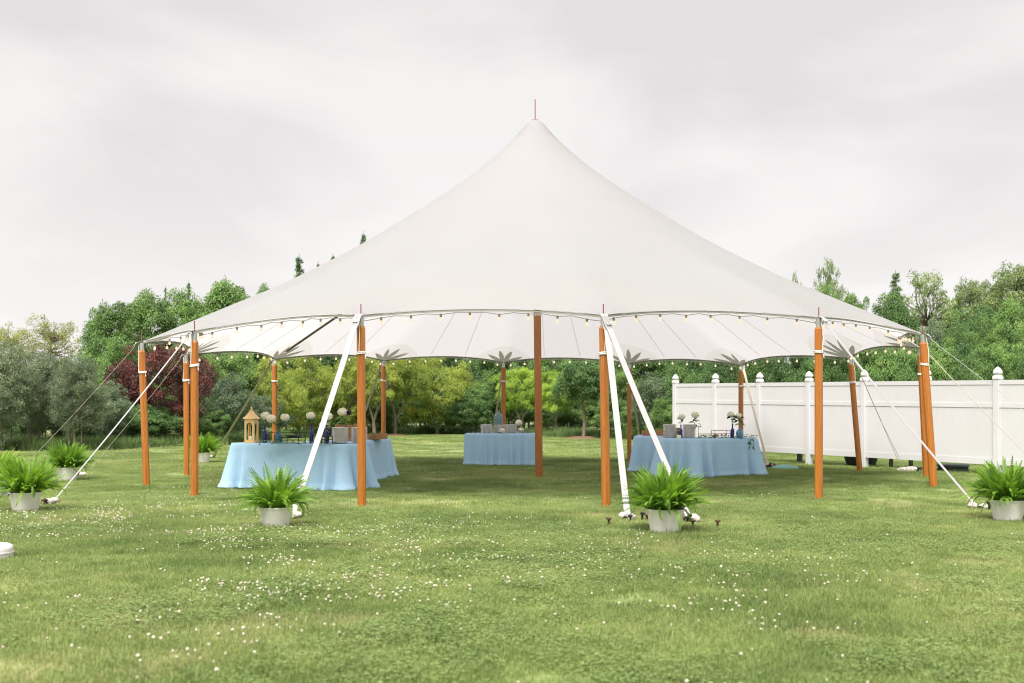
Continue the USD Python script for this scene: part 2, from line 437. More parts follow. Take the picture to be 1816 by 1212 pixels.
rrr = np.linalg.norm(rim[:, :2] - APEX[:2], axis=1)
o = np.argsort(rth)
rth_s, rr_s, rz_s = np.concatenate([rth[o] - 2 * PI, rth[o], rth[o] + 2 * PI]), np.tile(rrr[o], 3), np.tile(rim[o, 2], 3)


# a round average edge, which the upper cone follows, so that the scallops die out upwards
_tg = np.linspace(-PI, PI, 720, endpoint=False)
_kw = np.exp(-0.5 * (np.minimum(np.arange(720), 720 - np.arange(720)) * 0.5 / 14.0) ** 2)
_kw /= _kw.sum()
_sm = lambda a: np.real(np.fft.ifft(np.fft.fft(np.interp(_tg, rth_s, a)) * np.fft.fft(_kw)))
RM, ZM = _sm(rr_s), _sm(rz_s)
_t3 = np.concatenate([_tg - 2 * PI, _tg, _tg + 2 * PI])


def edge(th, t):
    """edge radius and height that the fabric heads for at the fraction t from peak to edge"""
    w = np.clip((t - 0.35) / 0.65, 0, 1)
    w = w * w * (3 - 2 * w) * 0.6 + 0.4 * w
    return (np.interp(th, rth_s, rr_s) * w + np.interp(th, _t3, np.tile(RM, 3)) * (1 - w), np.interp(th, rth_s, rz_s) * w + np.interp(th, _t3, np.tile(ZM, 3)) * (1 - w))


def along(th, t):
    R, zr = edge(th, t)
    return APEX[0] + np.cos(th) * R * t, APEX[1] + np.sin(th) * R * t, zr + (APEX[2] - zr) * gprof(np.clip(t, 0, 1))


def canopy_z(x, y):
    th = np.arctan2(y - APEX[1], x - APEX[0])
    r = np.hypot(x - APEX[0], y - APEX[1])
    t = np.clip(r / np.interp(th, rth_s, rr_s), 0, 1)
    for _ in range(8):
        t = np.clip(r / edge(th, t)[0], 0, 1)
    zr = edge(th, t)[1]
    return zr + (APEX[2] - zr) * gprof(t)


# ------------------------------------------------------------------ canopy
tent = thing('tent_canopy', 'large round white sailcloth tent canopy with one peak, stretched over orange poles', 'tent')
NT = 44
ts = np.linspace(0.012, 1, NT) ** 0.9
cv = []
for t in ts:
    cv.append(np.column_stack(along(rth, np.full(NR, t))))
cv = np.vstack(cv)
cf = [[i * NR + j, i * NR + (j + 1) % NR, (i + 1) * NR + (j + 1) % NR, (i + 1) * NR + j] for i in range(NT - 1) for j in range(NR)]
part('canopy_fabric', (cv, cf), M_canopy, tent, smooth=True)
# hem: a webbing band sewn along the scalloped edge, under the fabric
for i in range(NP):
    mb = MB()
    idx = [(i * NU + k) % NR for k in range(NU + 1)]
    pts = rim[idx].copy()
    inw = APEX[:2] - pts[:, :2]
    inw /= np.linalg.norm(inw, axis=1, keepdims=True)
    pts[:, :2] += inw * 0.012
    pts[:, 2] -= 0.022
    mb.ribbon(pts, np.column_stack([inw * 0.25, np.ones(len(pts))]), 0.028, 0.006)
    part('hem_band', mb.out, M_hem, tent)
# seams
for i in range(NP):
    for u in (0.34, 0.67):
        j = i * NU + int(round(u * NU))
        mb = MB()
        tt = np.linspace(0.06, 0.985, 30)
        qx, qy, z = along(np.full(30, rth[j]), tt)
        q, z = np.column_stack([qx, qy]), z - 0.007
        side = np.array([-(rim[j, 1] - APEX[1]), rim[j, 0] - APEX[0], 0])
        mb.ribbon(np.column_stack([q, z]), side, 0.012, 0.003)
        part('seam', mb.out, M_seam, tent)
# reinforcement discs and stars under the fabric at each pole
for i in range(NP):
    tpt = tops[i]
    inw = APEX[:2] - tpt[:2]
    base_a = math.atan2(inw[1], inw[0])
    for nm, mt, drop in (('corner_patch', M_patch, 0.010), ('star_patch', M_star, 0.022)):
        ph = np.linspace(-1.38, 1.38, 57)
        if nm == 'corner_patch':
            rad = np.full(len(ph), 0.88)
        else:
            tri = np.abs(((ph / 2.76 * 6 + 3.5) % 1) - 0.5) * 2
            rad = 0.22 + 0.50 * tri
        rows = []
        for s in (0.10, 0.4, 0.7, 1.0):
            x, y = tpt[0] + np.cos(base_a + ph) * rad * s, tpt[1] + np.sin(base_a + ph) * rad * s
            th = np.arctan2(y - APEX[1], x - APEX[0])
            r = np.hypot(x - APEX[0], y - APEX[1])
            R = np.interp(th, rth_s, rr_s) - 0.02
            kk = np.minimum(1, R / r)
            x, y = APEX[0] + (x - APEX[0]) * kk, APEX[1] + (y - APEX[1]) * kk
            rows.append(np.column_stack([x, y, canopy_z(x, y) - drop]))
        n = len(ph)
        f = [[a * n + j, a * n + j + 1, (a + 1) * n + j + 1, (a + 1) * n + j] for a in range(3) for j in range(n - 1)]
        part(nm, (np.vstack(rows), f), mt, tent)
# wide webbing running up from one back corner
mb = MB()
tt = np.linspace(0.5, 0.95, 20)
c = tops[12]
qx, qy, z = along(np.full(20, math.atan2(c[1] - APEX[1], c[0] - APEX[0])), tt)
mb.ribbon(np.column_stack([qx, qy, z - 0.03]), [-(c[1] - APEX[1]), c[0] - APEX[0], 0], 0.11, 0.004)
part('webbing_strap', mb.out, M_hem, tent)
# peak cap
mb = MB()
_r = np.array([0.44, 0.36, 0.26, 0.17])
_z = canopy_z(APEX[0] + _r, np.full(4, APEX[1])) + np.array([0.006, 0.016, 0.022, 0.03])
mb.lathe(np.column_stack([np.append(_r, [0.09, 0.02]), np.append(_z, [_z[-1] + 0.06, _z[-1] + 0.075])]), 28, (APEX[0], APEX[1], 0))
part('peak_cap', mb.out, M_canopy, tent, smooth=True)


def prism8(w, ch, p0, p1, taper=1.0, rot=0.0):
    """square post with broad chamfers from p0 to p1"""
    h = w / 2
    sec = np.array([(h, -h + ch), (h, h - ch), (h - ch, h), (-h + ch, h), (-h, h - ch), (-h, -h + ch), (-h + ch, -h), (h - ch, -h)])
    c, s = math.cos(rot), math.sin(rot)
    sec = sec @ np.array([[c, s], [-s, c]])
    p0, p1 = np.asarray(p0, float), np.asarray(p1, float)
    n = 8
    v = np.vstack([np.column_stack([sec + p0[:2], np.full(n, p0[2])]), np.column_stack([sec * taper + p1[:2], np.full(n, p1[2])]), [p0], [p1]])
    f = [[j, (j + 1) % n, n + (j + 1) % n] for j in range(n)] + [[j, n + (j + 1) % n, n + j] for j in range(n)]
    f += [[2 * n, (j + 1) % n, j] for j in range(n)] + [[2 * n + 1, n + j, n + (j + 1) % n] for j in range(n)]
    return v, np.array(f)


POLE_LABELS = [
    'orange tent pole leftmost at the tent edge, in front of the red bush',
    'orange tent pole second from the left at the front, beside the leftmost two poles',
    'orange tent pole in front of the left blue table, beside the fern pot',
    'orange tent pole at front with two wide white straps crossing behind the centre fern',
    'upright orange tent pole at front right in front of the white fence',
    'thick leaning orange tent pole at the right tent edge before the fence',
    'orange tent pole almost hidden behind the right edge pole',
    'slim leaning orange tent pole near the white fence, left of the right edge pole',
    'orange tent pole rising behind the right blue table',
    'orange tent pole at the back beside the left end of the right table',
    'orange tent pole at the back behind the centre table with the plates',
    'orange tent pole at the back by the forked grey trunks, right of the left tables',
    'orange tent pole at the back behind the lantern on the left table',
    'orange tent pole at the left back, half behind the second front pole',
]
rngp = np.random.default_rng(4)
for i, (b, t) in enumerate(POLES):
    g0 = float(gz(b[0], b[1]))
    th = thing('tent_pole', POLE_LABELS[i], 'tent pole', (b[0], b[1], 0), 0, 'orange side poles of the tent')
    d = t - b
    d[2] -= 0.015
    rot = math.atan2(CXY[1] - b[1], CXY[0] - b[0]) + (0.25 if i != 5 else 0.5)
    f_s = 1 - 0.135 / d[2]
    f_c = f_s - 0.03 / d[2]
    v0, f0 = prism8(0.108 if i not in (5,) else 0.118, 0.026, [0, 0, g0 - 0.03], d * f_c, 1.0, rot)
    v1, f1 = prism8(0.108, 0.026, d * f_c, d * f_s, 0.80, rot)
    mb = MB().add(v0, f0)
    mb.add(v1, f1)
    part('shaft', mb.out, M_wood, th)
    mb = MB()
    mb.tube([d * (f_s - 0.003), d * 0.5 * (1 + f_s), d], 0.041, 14)
    part('metal_sleeve', mb.out, M_alu, th, smooth=40)
    mb = MB()
    mb.tube([d * 0.99 + [0, 0, 0.0], d + [0, 0, 0.165]], 0.0085, 6)
    part('spike', mb.out, M_maroon, th)
    mb = MB()
    for k in range(2):
        c = d * (1 - (0.50 + 0.020 * k) / d[2])
        an = np.linspace(0, 2 * PI, 15)
        mb.tube(np.column_stack([c[0] + 0.066 * np.cos(an), c[1] + 0.066 * np.sin(an), c[2] + 0.010 * np.sin(an + i)]), 0.0095, 5, False)
    c = d * (1 - 0.5 / d[2])
    mb.tube([c + [0.066, -0.02, 0], c + [0.06, -0.03, -0.05], c + [0.07, -0.03, -0.09]], 0.007, 5)
    inw = np.append((CXY - b[:2]) / np.linalg.norm(CXY - b[:2]), 0)
    out2 = -inw * 0.06
    mb.tube([d * 0.985 + out2 * 0.9, d * (1 - 0.3 / d[2]) + out2 * 1.15 + [0.012, 0, 0], c + out2 * 1.08], 0.0065, 5)
    part('rope_tie', mb.out, M_white_rope, th)
# centre pole
b = gp(956, 845)
th = thing('centre_pole', 'thick brown centre pole of the tent, left of the middle', 'tent pole', (b[0], b[1], 0))
d = APEX + [0, 0, 0.02] - np.array([b[0], b[1], 0])
v0, f0 = prism8(0.150, 0.024, [0, 0, float(gz(b[0], b[1])) - 0.03], d * 0.985, 0.9, 0.0)
part('shaft', (v0, f0), M_wood_dark, th)
mb = MB()
mb.tube([d * 0.98, d + [0, 0, 0.31]], 0.0105, 6)
part('spike', mb.out, M_maroon, th)
zc = 3.2 / d[2]
v0, f0 = prism8(0.162, 0.026, d * zc, d * (zc + 0.006), 1.0, 0.0)
part('collar', (v0, f0), M_alu, th)

# ------------------------------------------------------------------ straps and anchors
# (pole index, ground pixel or point, width, label)
STRAPS = [
    (0, np.array([-8.55, 19.35, 0.06]), 0.055, M_rope, 'beige guy strap running down left from the leftmost pole'),
    (1, gp(97, 893) + [0, 0, .05], 0.075, M_strap, 'white guy strap running down left from the second front pole to the left fern'),
    (2, np.array([-2.66, 13.85, 0.06]), 0.080, M_strap, 'wide white guy strap running down in front of the left table'),
    (3, gp(1113, 925) + [0, 0, .06], 0.078, M_strap, 'steeper wide white guy strap left of the centre fern'),
    (3, gp(1222, 928) + [0, 0, .06], 0.082, M_strap, 'slanting wide white guy strap passing behind the centre fern'),
    (4, gp(1728, 902) + [0, 0, .06], 0.070, M_strap, 'white guy strap running down right across the fence to the right fern'),
    (5, np.array([9.75, 17.9, 0.05]), 0.060, M_strap, 'short white guy strap leaving the right edge pole over the fence top'),
    (6, np.array([10.0, 21.2, 0.05]), 0.016, M_rope, 'thin grey guy rope running down right in front of the fence'),
    (7, gp(1603, 838.5) + [0, 0, .05], 0.075, M_rope, 'doubled beige guy strap slanting down before the fence'),
    (8, gp(1362, 829) + [0, 0, .05], 0.055, M_rope, 'brown guy strap beside the right end of the right table'),
    (9, np.array([3.55, 31.4, 0.05]), 0.060, M_rope, 'greenish guy strap at the back left of the white fence end'),
    (10, np.array([-0.62, 32.6, 0.05]), 0.045, M_rope, 'guy strap behind the centre back pole'),
    (11, np.array([-4.45, 31.3, 0.05]), 0.060, M_rope, 'greenish guy strap at the back beside the forked trunk'),
    (12, gp(378, 814) + [0, 0, .05], 0.055, M_rope, 'greenish guy strap running down left of the lantern'),
    (13, gp(152, 845) + [0, 0, .05], 0.035, M_rope, 'thin beige guy strap below the long white one at left'),
]
rng = np.random.default_rng(11)
for k, (pi_, g, w, mt, lab) in enumerate(STRAPS):
    t = tops[pi_]
    out = t[:2] - CXY
    out = np.append(out / np.linalg.norm(out), 0)
    p0 = t + out * 0.10 + [0, 0, -0.07]
    if k in (3, 4):
        p0 = t + out * 0.09 + [0.03 if k == 3 else 0.05, 0, -0.14]
    if k == 2:
        p0 = t + out * 0.10 + [-0.02, 0, -0.1]
    th = thing('guy_strap', lab, 'strap', (0, 0, 0), 0, 'guy straps of the tent')
    run = g - p0
    side = np.cross(run, [0, 0, 1])
    n = 12
    s = np.linspace(0, 1, n)
    pts = p0 + run * s[:, None]
    pts[:, 2] -= 0.03 * 4 * s * (1 - s)
    mb = MB()
    if k == 7:
        mb.tube(pts, w / 2, 6)
    else:
        if k in (0, 8, 12):   # doubled below a buckle
            m = n // 2 if k != 8 else 6
            mb.ribbon(pts[:m + 1], side, w, 0.004)
            sd = side / np.linalg.norm(side)
            spread = np.linspace(0, 0.035, n - m)[:, None] * (np.array([1.0, 0, 0]) if k != 0 else np.array([0.4, 0.4, 0.3]))
            mb.ribbon(pts[m:] + spread, side, w * 0.55, 0.004)
            mb.ribbon(pts[m:] - spread, side, w * 0.55, 0.004)
        else:
            mb.ribbon(pts, side, w * np.linspace(1.06, 0.98, n), 0.005)
    part('webbing', mb.out, mt, th)
    mb = MB()
    for q in (-1, 1):
        cc = p0 + out * 0.01 + np.array([0, 0, 0.03])
        an = np.linspace(0, 2 * PI, 12)
        sd = side / np.linalg.norm(side)
        ru = -run / np.linalg.norm(run)
        mb.tube(cc + sd * 0.018 * q + np.cos(an)[:, None] * ru * 0.045 + np.sin(an)[:, None] * sd * 0.022, 0.007, 6, False)
    mb.tube([t + [0, 0, -0.01] + out * 0.03, t + out * 0.08 + [0, 0, -0.02], p0 + [0, 0, 0.045]], 0.012, 6)
    part('shackle', mb.out, M_alu, th)
    mb = MB()
    e = p0 + run * 0.02
    mb.ribbon([t + out * 0.02 + [0, 0, 0.012], t + out * 0.09 + [0, 0, -0.02], e], side, w * 1.1 + 0.015, 0.006)
    part('corner_webbing', mb.out, M_strap, th)
    # anchor
    if k in (5,):
        pass
    al = lab.split(' guy ')[0]
    an_labels = ['ground anchor of the leftmost beige strap behind the left ferns', 'dark ground anchor with stakes right of the large left fern', 'ground anchor behind the fern pot at the left table',
                 'white wrapped ground anchor left of the centre fern pot', 'white wrapped ground anchor right of the centre fern pot', 'white wrapped ground anchor left of the right fern pot', None, None,
                 'wide ground anchor heap with stakes under the fence between the right poles', 'ground anchor at the right end of the right table', None, None, None,
                 'ground anchor on the lawn left of the left table', 'ground anchor with dark stakes right of the back left fern'][k]
    if an_labels is None:
        continue
    th = thing('ground_anchor', an_labels, 'anchor', (g[0], g[1], float(gz(g[0], g[1]))), 0, 'ground anchors of the guy straps')
    dirn = np.array([run[0], run[1], 0]) / np.hypot(run[0], run[1])
    nw = 4 if k != 8 else 8
    for q in range(2 if k != 8 else 3):
        m = trimesh.creation.icosphere(2, 1.0)
        v = m.vertices.copy()
        v *= (1 + 0.55 * (meshkit.fbm(v * 1.9 + 7 * k + q, 3, q + k) - 0.5))[:, None]
        v *= [0.085, 0.055, 0.048] if k != 8 else [0.16, 0.09, 0.06]
        a = math.atan2(dirn[1], dirn[0]) + rng.uniform(-.5, .5)
        R = trimesh.transformations.rotation_matrix(a, [0, 0, 1])[:3, :3]
        off = dirn * (0.02 + 0.10 * q) + np.array([rng.uniform(-.06, .06) * (1 + (k == 8) * 3), 0, 0.055 - 0.012 * q])
        part('wrapped_webbing', (v @ R.T + off, m.faces), M_bundle, th, smooth=True)
    for q in range(nw):
        a = math.atan2(dirn[1], dirn[0]) + rng.uniform(-1.0, 1.0)
        rr = rng.uniform(0.10, 0.26)
        bx = np.array([math.cos(a) * rr, math.sin(a) * rr, 0]) * (1 if k != 8 else 1.7)
        lean = dirn * 0.05 + np.append(rng.uniform(-.03, .03, 2), 0)
        mb = MB()
        h = rng.uniform(0.06, 0.11)
        mb.tube([bx - [0, 0, .08], bx + lean * 0.8 + [0, 0, h]], 0.013, 8)
        mb.tube([bx + lean * 0.8 + [0, 0, h - .004], bx + lean * 0.9 + [0, 0, h + .014]], 0.028, 10)
        part('stake', mb.out, M_rust if q % 3 else M_iron, th)
    mb = MB()
    an = np.linspace(0, 2 * PI, 16)
    mb.tube(np.column_stack([dirn[0] * .1 + 0.07 * np.cos(an), dirn[1] * .1 + 0.05 * np.sin(an), 0.035 + 0.015 * np.sin(an * 2)]), 0.011, 6, False)
    part('iron_ring', mb.out, M_iron, th)
# loose iron stakes
for px, py, lab in ((1079, 938, 'rusty iron stake standing alone left of the centre fern pot'), (1272, 939, 'rusty iron stake standing alone, rightmost in the grass beyond the centre fern'),
                    (1228, 939, 'rusty iron stake before the right wrapped anchor of the centre fern')):
    g = gp(px, py)
    th = thing('iron_stake', lab, 'stake', (g[0], g[1], float(gz(g[0], g[1]))))
    mb = MB()
    mb.tube([[0, 0, -0.1], [0.004, 0, 0.085]], [0.014, 0.013], 10)
    part('shaft', mb.out, M_rust, th, smooth=40)
    mb = MB()
    mb.lathe([(0.0, 0.080), (0.016, 0.080), (0.034, 0.088), (0.036, 0.098), (0.028, 0.106), (0.0, 0.108)], 14, (0.004, 0, 0))
    part('head', mb.out, M_rust, th, smooth=40)

# ------------------------------------------------------------------ string lights
lights = thing('string_lights', 'string of lit round bulbs hung along the edge of the tent canopy', 'string lights')
nb = 8
wire, bulbs = [], []
for i in range(NP):
    for k in range(nb):
        u = (k + 0.5) / nb
        j = (i + u) * NU
        j0 = int(j)
        p = rim[j0 % NR] * (1 - (j - j0)) + rim[(j0 + 1) % NR] * (j - j0)
        inw = np.append(APEX[:2] - p[:2], 0)
        inw /= np.linalg.norm(inw)
        q = p + inw * (0.10 + rng.uniform(-.03, .05)) + [0, 0, -0.055 + rng.uniform(-.02, .01)]
        bulbs.append(q)
        wire.append(q)
        j2 = (i + (k + 1) / nb) * NU
        jj0 = int(j2)
        p2 = rim[jj0 % NR] * (1 - (j2 - jj0)) + rim[(jj0 + 1) % NR] * (j2 - jj0)
        wire.append(p2 + np.append((APEX[:2] - p2[:2]) / np.linalg.norm(APEX[:2] - p2[:2]), 0) * 0.07 + [0, 0, -0.045 if k < nb - 1 else -0.08])
wire.append(wire[0])
mb = MB()
mb.tube(wire, 0.005, 5, False)
part('wire', mb.out, M_wire, lights)
bm = MB()
bm.lathe([(0.001, -0.092), (0.014, -0.089), (0.022, -0.080), (0.0245, -0.066), (0.021, -0.053), (0.014, -0.042), (0.011, -0.034)], 10)
sm = MB()
sm.lathe([(0.0, -0.036), (0.016, -0.034), (0.017, 0.0), (0.012, 0.012), (0.0, 0.013)], 8)
for q in bulbs:
    bb = part('bulb', (bm.out.vertices + q, bm.out.faces), M_bulb, lights, smooth=True)
    part('socket', (sm.out.vertices + q, sm.out.faces), M_socket, bb, smooth=50)
# the bunch of bulbs tied up at the right corner
for q in ((0.0, 0.0, -0.04), (0.07, 0.02, -0.05)):
    q = at(1613, 594, 21.2) + np.array(q)
    bb = part('bulb', (bm.out.vertices + q, bm.out.faces), M_bulb, lights, smooth=True)
    part('socket', (sm.out.vertices + q, sm.out.faces), M_socket, bb, smooth=50)

# ------------------------------------------------------------------ fence
F0, FS = np.array([4.60, 32.2]), np.array([0.848, -1.562])
NBAY = 9
fl = np.linalg.norm(FS)
fa = math.atan2(FS[1], FS[0])
fence = thing('white_fence', 'white vinyl privacy fence with pointed post caps along the right side', 'fence', (F0[0], F0[1], 0), math.degrees(fa))


def fz(i):
    return 2.05 - 0.0217 * i, 0.285 - 0.010 * i


for i in range(NBAY + 1):
    zt, zb = fz(i)
    x = i * fl
    mb = MB()
    v, f = prism8(0.128, 0.006, [x, 0, -0.2], [x, 0, zt + 0.02], 1.0)
    po = part('post', (v, f), M_vinyl, fence)
    mb = MB()
    mb.lathe([(0.0, zt + 0.015), (0.098, zt + 0.015), (0.100, zt + 0.05), (0.088, zt + 0.085), (0.058, zt + 0.100), (0.055, zt + 0.115), (0.082, zt + 0.130), (0.088, zt + 0.150), (0.074, zt + 0.195), (0.040, zt + 0.240), (0.004, zt + 0.268)], 4, (0, 0, 0))
    m = mb.out
    m.apply_transform(trimesh.transformations.rotation_matrix(PI / 4, [0, 0, 1]))
    m.vertices[:, :2] *= 1.05
    m.apply_translation([x, 0, 0])
    part('post_cap', m, M_vinyl, po)
for i in range(NBAY):
    (za, ba), (zb_, bb_) = fz(i), fz(i + 1)
    x0, x1 = i * fl + 0.066, (i + 1) * fl - 0.066

    def rail(name, h0, h1, th):
        v = np.array([[x, y, (za if x == x0 else zb_) + h if top else (ba if x == x0 else bb_) + h] for x in (x0, x1) for y in (-th, th) for top, h in (h0, h1)])
        f = np.array([[0, 1, 3, 2], [4, 6, 7, 5], [0, 4, 5, 1], [2, 3, 7, 6], [1, 5, 7, 3], [0, 2, 6, 4]])
        return part(name, (v, f), M_vinyl, fence)
    rail('top_rail', (1, -0.09), (1, 0.0), 0.032)
    rail('middle_rail', (1, -0.55), (1, -0.46), 0.032)
    rail('bottom_rail', (0, 0.0), (0, 0.13), 0.032)
    nbd = 8
    for k in range(nbd):
        xa, xb = x0 + (x1 - x0) * k / nbd + 0.0004, x0 + (x1 - x0) * (k + 1) / nbd - 0.0004
        for lo, hi in (((0, 0.13), (1, -0.55)), ((1, -0.46), (1, -0.09))):
            zz = lambda x, q: ((za + (zb_ - za) * (x - x0) / (x1 - x0)) if q[0] else (ba + (bb_ - ba) * (x - x0) / (x1 - x0))) + q[1]
            e = 0.0018
            sec = [(xa, 0.0217), (xa + e, 0.0225), (xb - e, 0.0225), (xb, 0.0217), (xb, -0.0217), (xb - e, -0.0225), (xa + e, -0.0225), (xa, -0.0217)]
            v = np.array([[x, y, zz(x, lo)] for x, y in sec] + [[x, y, zz(x, hi)] for x, y in sec])
            f = [[j, (j + 1) % 8, 8 + (j + 1) % 8, 8 + j] for j in range(8)]
            part('board', (v, f), M_vinyl, fence)

# things seen under the fence
for px, py, sc, lab in ((1392, 828, 1.0, 'flat green domed plastic lid on the grass under the fence, by the right table'),):
    g = gp(px, 832)
    mb = MB()
    mb.lathe([(0.30, 0.0), (0.31, 0.02), (0.27, 0.055), (0.17, 0.085), (0.06, 0.10), (0.0, 0.102)], 28)
    m = mb.out
    m.apply_translation(g + [0, 0, 0.0])
    solo('domed_lid', m, M_greenlid, lab, 'lid', smooth=40)
c = np.array([(1527 - CX) / FPX * 26.75, 26.75, 0])
th = thing('black_tub', 'wide black tapered tub seen under the fence behind the slim leaning pole', 'tub', c)
mb = MB()
mb.lathe([(0.0, 0.02), (0.28, 0.0), (0.32, 0.02), (0.43, 0.36), (0.45, 0.38), (0.45, 0.40), (0.42, 0.40), (0.30, 0.05), (0.0, 0.05)], 24)
part('shell', mb.out, M_black, th, smooth=40)
mb = MB()
mb.lathe([(0.446, 0.372), (0.468, 0.375), (0.468, 0.408), (0.446, 0.410)], 24)
part('rim', mb.out, M_black, th, smooth=40)
for px, d, w, lab in ((1418, 28.2, 0.11, 'short dark weathered wooden post behind the fence at the right table'), (1580, 25.6, 0.075, 'thin dark post behind the fence, left one of two'), (1615, 25.2, 0.075, 'thin dark post behind the fence, right one of two')):
    x = (px - CX) / FPX * d
    v, f = prism8(w, 0.01, [x, d, -0.1], [x + 0.01, d, 0.62], 0.95, 0.3)
    solo('dark_post', (v, f), M_greywood, lab, 'post')
g = np.array([(1690 - CX) / FPX * 24.6, 24.6, 0])
th = thing('green_box', 'low dark green plastic utility box under the fence at right', 'box', g, -20)
mb = MB()
v, f = prism8(0.62, 0.03, [0, 0, -0.02], [0, 0, 0.12], 0.97)
part('body', (v, f), M_darkgreen, th)
v, f = prism8(0.66, 0.03, [0, 0, 0.121], [0, 0, 0.155], 0.96)
part('lid', (v, f), M_darkgreen, th)

# ------------------------------------------------------------------ tables with cloths


def cloth(poly, ztop, seed, flare=0.10, fold=0.03, waves=22, corner=0.10, base=0.004):
    rg = np.random.default_rng(seed)
    pg = shapely.geometry.polygon.orient(Polygon(poly).buffer(-0.06).buffer(0.06, quad_segs=5))
    ring = pg.exterior
    N = 360
    L = ring.length
    s = np.arange(N) / N * L
    pts = np.array([ring.interpolate(q).coords[0] for q in s])
    tg = np.roll(pts, -3, 0) - np.roll(pts, 3, 0)
    tg /= np.linalg.norm(tg, axis=1, keepdims=True)
    nr = np.column_stack([tg[:, 1], -tg[:, 0]])
    ph = rg.uniform(0, 2 * PI, 6)
    w1 = 2 * PI * s / L
    wob = sum(np.sin(w1 * q + ph[k]) for k, q in enumerate((3, 5, 8))) / 3
    fo = fold * (np.sin(w1 * waves + 2.2 * wob + ph[3]) * 0.7 + np.sin(w1 * int(waves * 1.7) + 3 * wob + ph[4]) * 0.3) * (0.65 + 0.5 * np.sin(w1 * 2 + ph[5]))
    fo = np.where(fo > 0, fo, fo * 0.6)
    cb = np.zeros(N)
    for c in poly:
        sc = ring.project(Point(c))
        ds = np.abs(s - sc)
        ds = np.minimum(ds, L - ds)
        cb += 1.15 * np.exp(-(ds / 0.13) ** 2) + 0.7 * np.exp(-((ds - 0.30) / 0.07) ** 2) - 0.45 * np.exp(-((ds - 0.19) / 0.05) ** 2) - 0.25 * np.exp(-((ds - 0.42) / 0.05) ** 2)
    rows = []
    prof = [(-0.05, 0.002), (-0.02, 0.0), (-0.006, -0.004), (0.004, -0.014), (0.010, -0.035)]
    for o_, dz in prof:
        rows.append(np.column_stack([pts + nr * o_, np.full(N, ztop + dz)]))
    hem = 0.012 * np.sin(w1 * 4 + ph[0]) + 0.006 * np.sin(w1 * 19 + ph[1])
    for v in np.linspace(0.08, 1, 18):
        off = 0.012 + flare * v ** 1.25 + fo * v ** 0.8 + corner * cb * v ** 1.1
        if v > 0.93:
            off = off + 0.02
        z = ztop * (1 - v) + (base + np.maximum(hem, 0)) * v
        rows.append(np.column_stack([pts + nr * off[:, None], np.full(N, 1.0) * z]))
    v = np.vstack(rows)
    K = len(rows)
    f = [[a * N + j, (a + 1) * N + j, (a + 1) * N + (j + 1) % N, a * N + (j + 1) % N] for a in range(K - 1) for j in range(N)]
    f = np.array(f)
    tri = np.vstack([f[:, [0, 1, 2]], f[:, [0, 2, 3]]])
    c = len(v)
    v = np.vstack([v, [np.append(pts.mean(0), ztop + 0.002)]])
    tri = np.vstack([tri, [[c, j, (j + 1) % N] for j in range(N)]])
    return v, tri


def table(poly, label_t, label_c, seed, **kw):
    poly = np.array(poly, float)
    c = poly.mean(0)
    th = thing('folding_table', label_t, 'table', (c[0], c[1], 0), 0, 'tables under the tent')
    inner = Polygon(poly - c).buffer(-0.03)
    m = trimesh.creation.extrude_polygon(inner, 0.03, engine='earcut')
    m.apply_translation([0, 0, 0.722])
    part('tabletop', m, M_table, th)
    q = np.array(Polygon(poly - c).buffer(-0.14, join_style=2).exterior.coords)[:-1]
    for p in q[:5]:
        mb = MB()
        mb.tube([[p[0], p[1], 0.01], [p[0], p[1], 0.721]], 0.016, 8)
        part('leg', mb.out, M_iron, th)
    gz0 = float(gz(c[0], c[1]))
    solo('tablecloth', cloth(poly, 0.760, seed, **kw), M_cloth, label_c, 'tablecloth', 'blue tablecloths', smooth=True)


def rect(p0, dirv, ln, dp):
    d = np.array(dirv, float)
    d /= np.linalg.norm(d)
    n = np.array([-d[1], d[0]])
    p0 = np.array(p0, float)
    return [p0, p0 + d * ln, p0 + d * ln + n * dp, p0 + n * dp]


TL = rect((-4.86, 19.72), (0.925, -0.38), 2.26, 0.80)      # left table, front edge first
TL2 = [(-3.75, 20.6), (-2.86, 20.35), (-2.42, 22.9), (-3.3, 23.1)]
TC = [(-1.13, 27.2), (0.66, 27.2), (0.60, 27.95), (-1.08, 27.95)]
TR = [(2.92, 22.85), (3.60, 22.45), (4.93, 22.95), (4.75, 23.65), (3.1, 23.7)]
TR2 = [(2.62, 24.6), (3.55, 24.35), (3.9, 25.7), (2.85, 25.9)]
table(TL, 'long folding table under the left blue cloth', 'light blue cloth on the long left table with lantern and flowers', 21, flare=0.035, fold=0.018, waves=16, corner=0.15)
table(TL2, 'folding table behind the long left table', 'light blue cloth on the table behind the left one, with crate', 22, flare=0.04, fold=0.02, waves=14, corner=0.10)
table(TC, 'folding table at the back centre of the tent', 'pleated light blue cloth on the small back centre table', 23, flare=0.0, fold=0.06, waves=24, corner=0.02)
table(TR, 'folding table before the fence at right', 'light blue cloth with deep folds on the right table before the fence', 24, flare=0.03, fold=0.022, waves=14, corner=0.16)
table(TR2, 'folding table behind the left end of the right one', 'light blue cloth on the table left behind the right one', 25, flare=0.03, fold=0.02, waves=14, corner=0.08)
ZT = 0.763

# ------------------------------------------------------------------ things on the tables
plate = kind_of('plate')
mb = MB()
mb.lathe([(0.0, 0.003), (0.085, 0.003), (0.10, 0.0065), (0.138, 0.0165), (0.141, 0.0185), (0.139, 0.020), (0.10, 0.0105), (0.085, 0.007), (0.0, 0.007)], 26)
part('dish', mb.out, M_china, plate, smooth=50)
mb = MB()
mb.lathe([(0.062, 0.0), (0.072, 0.0), (0.073, 0.004), (0.061, 0.004)], 22)
part('foot_ring', mb.out, M_china, plate, smooth=50)


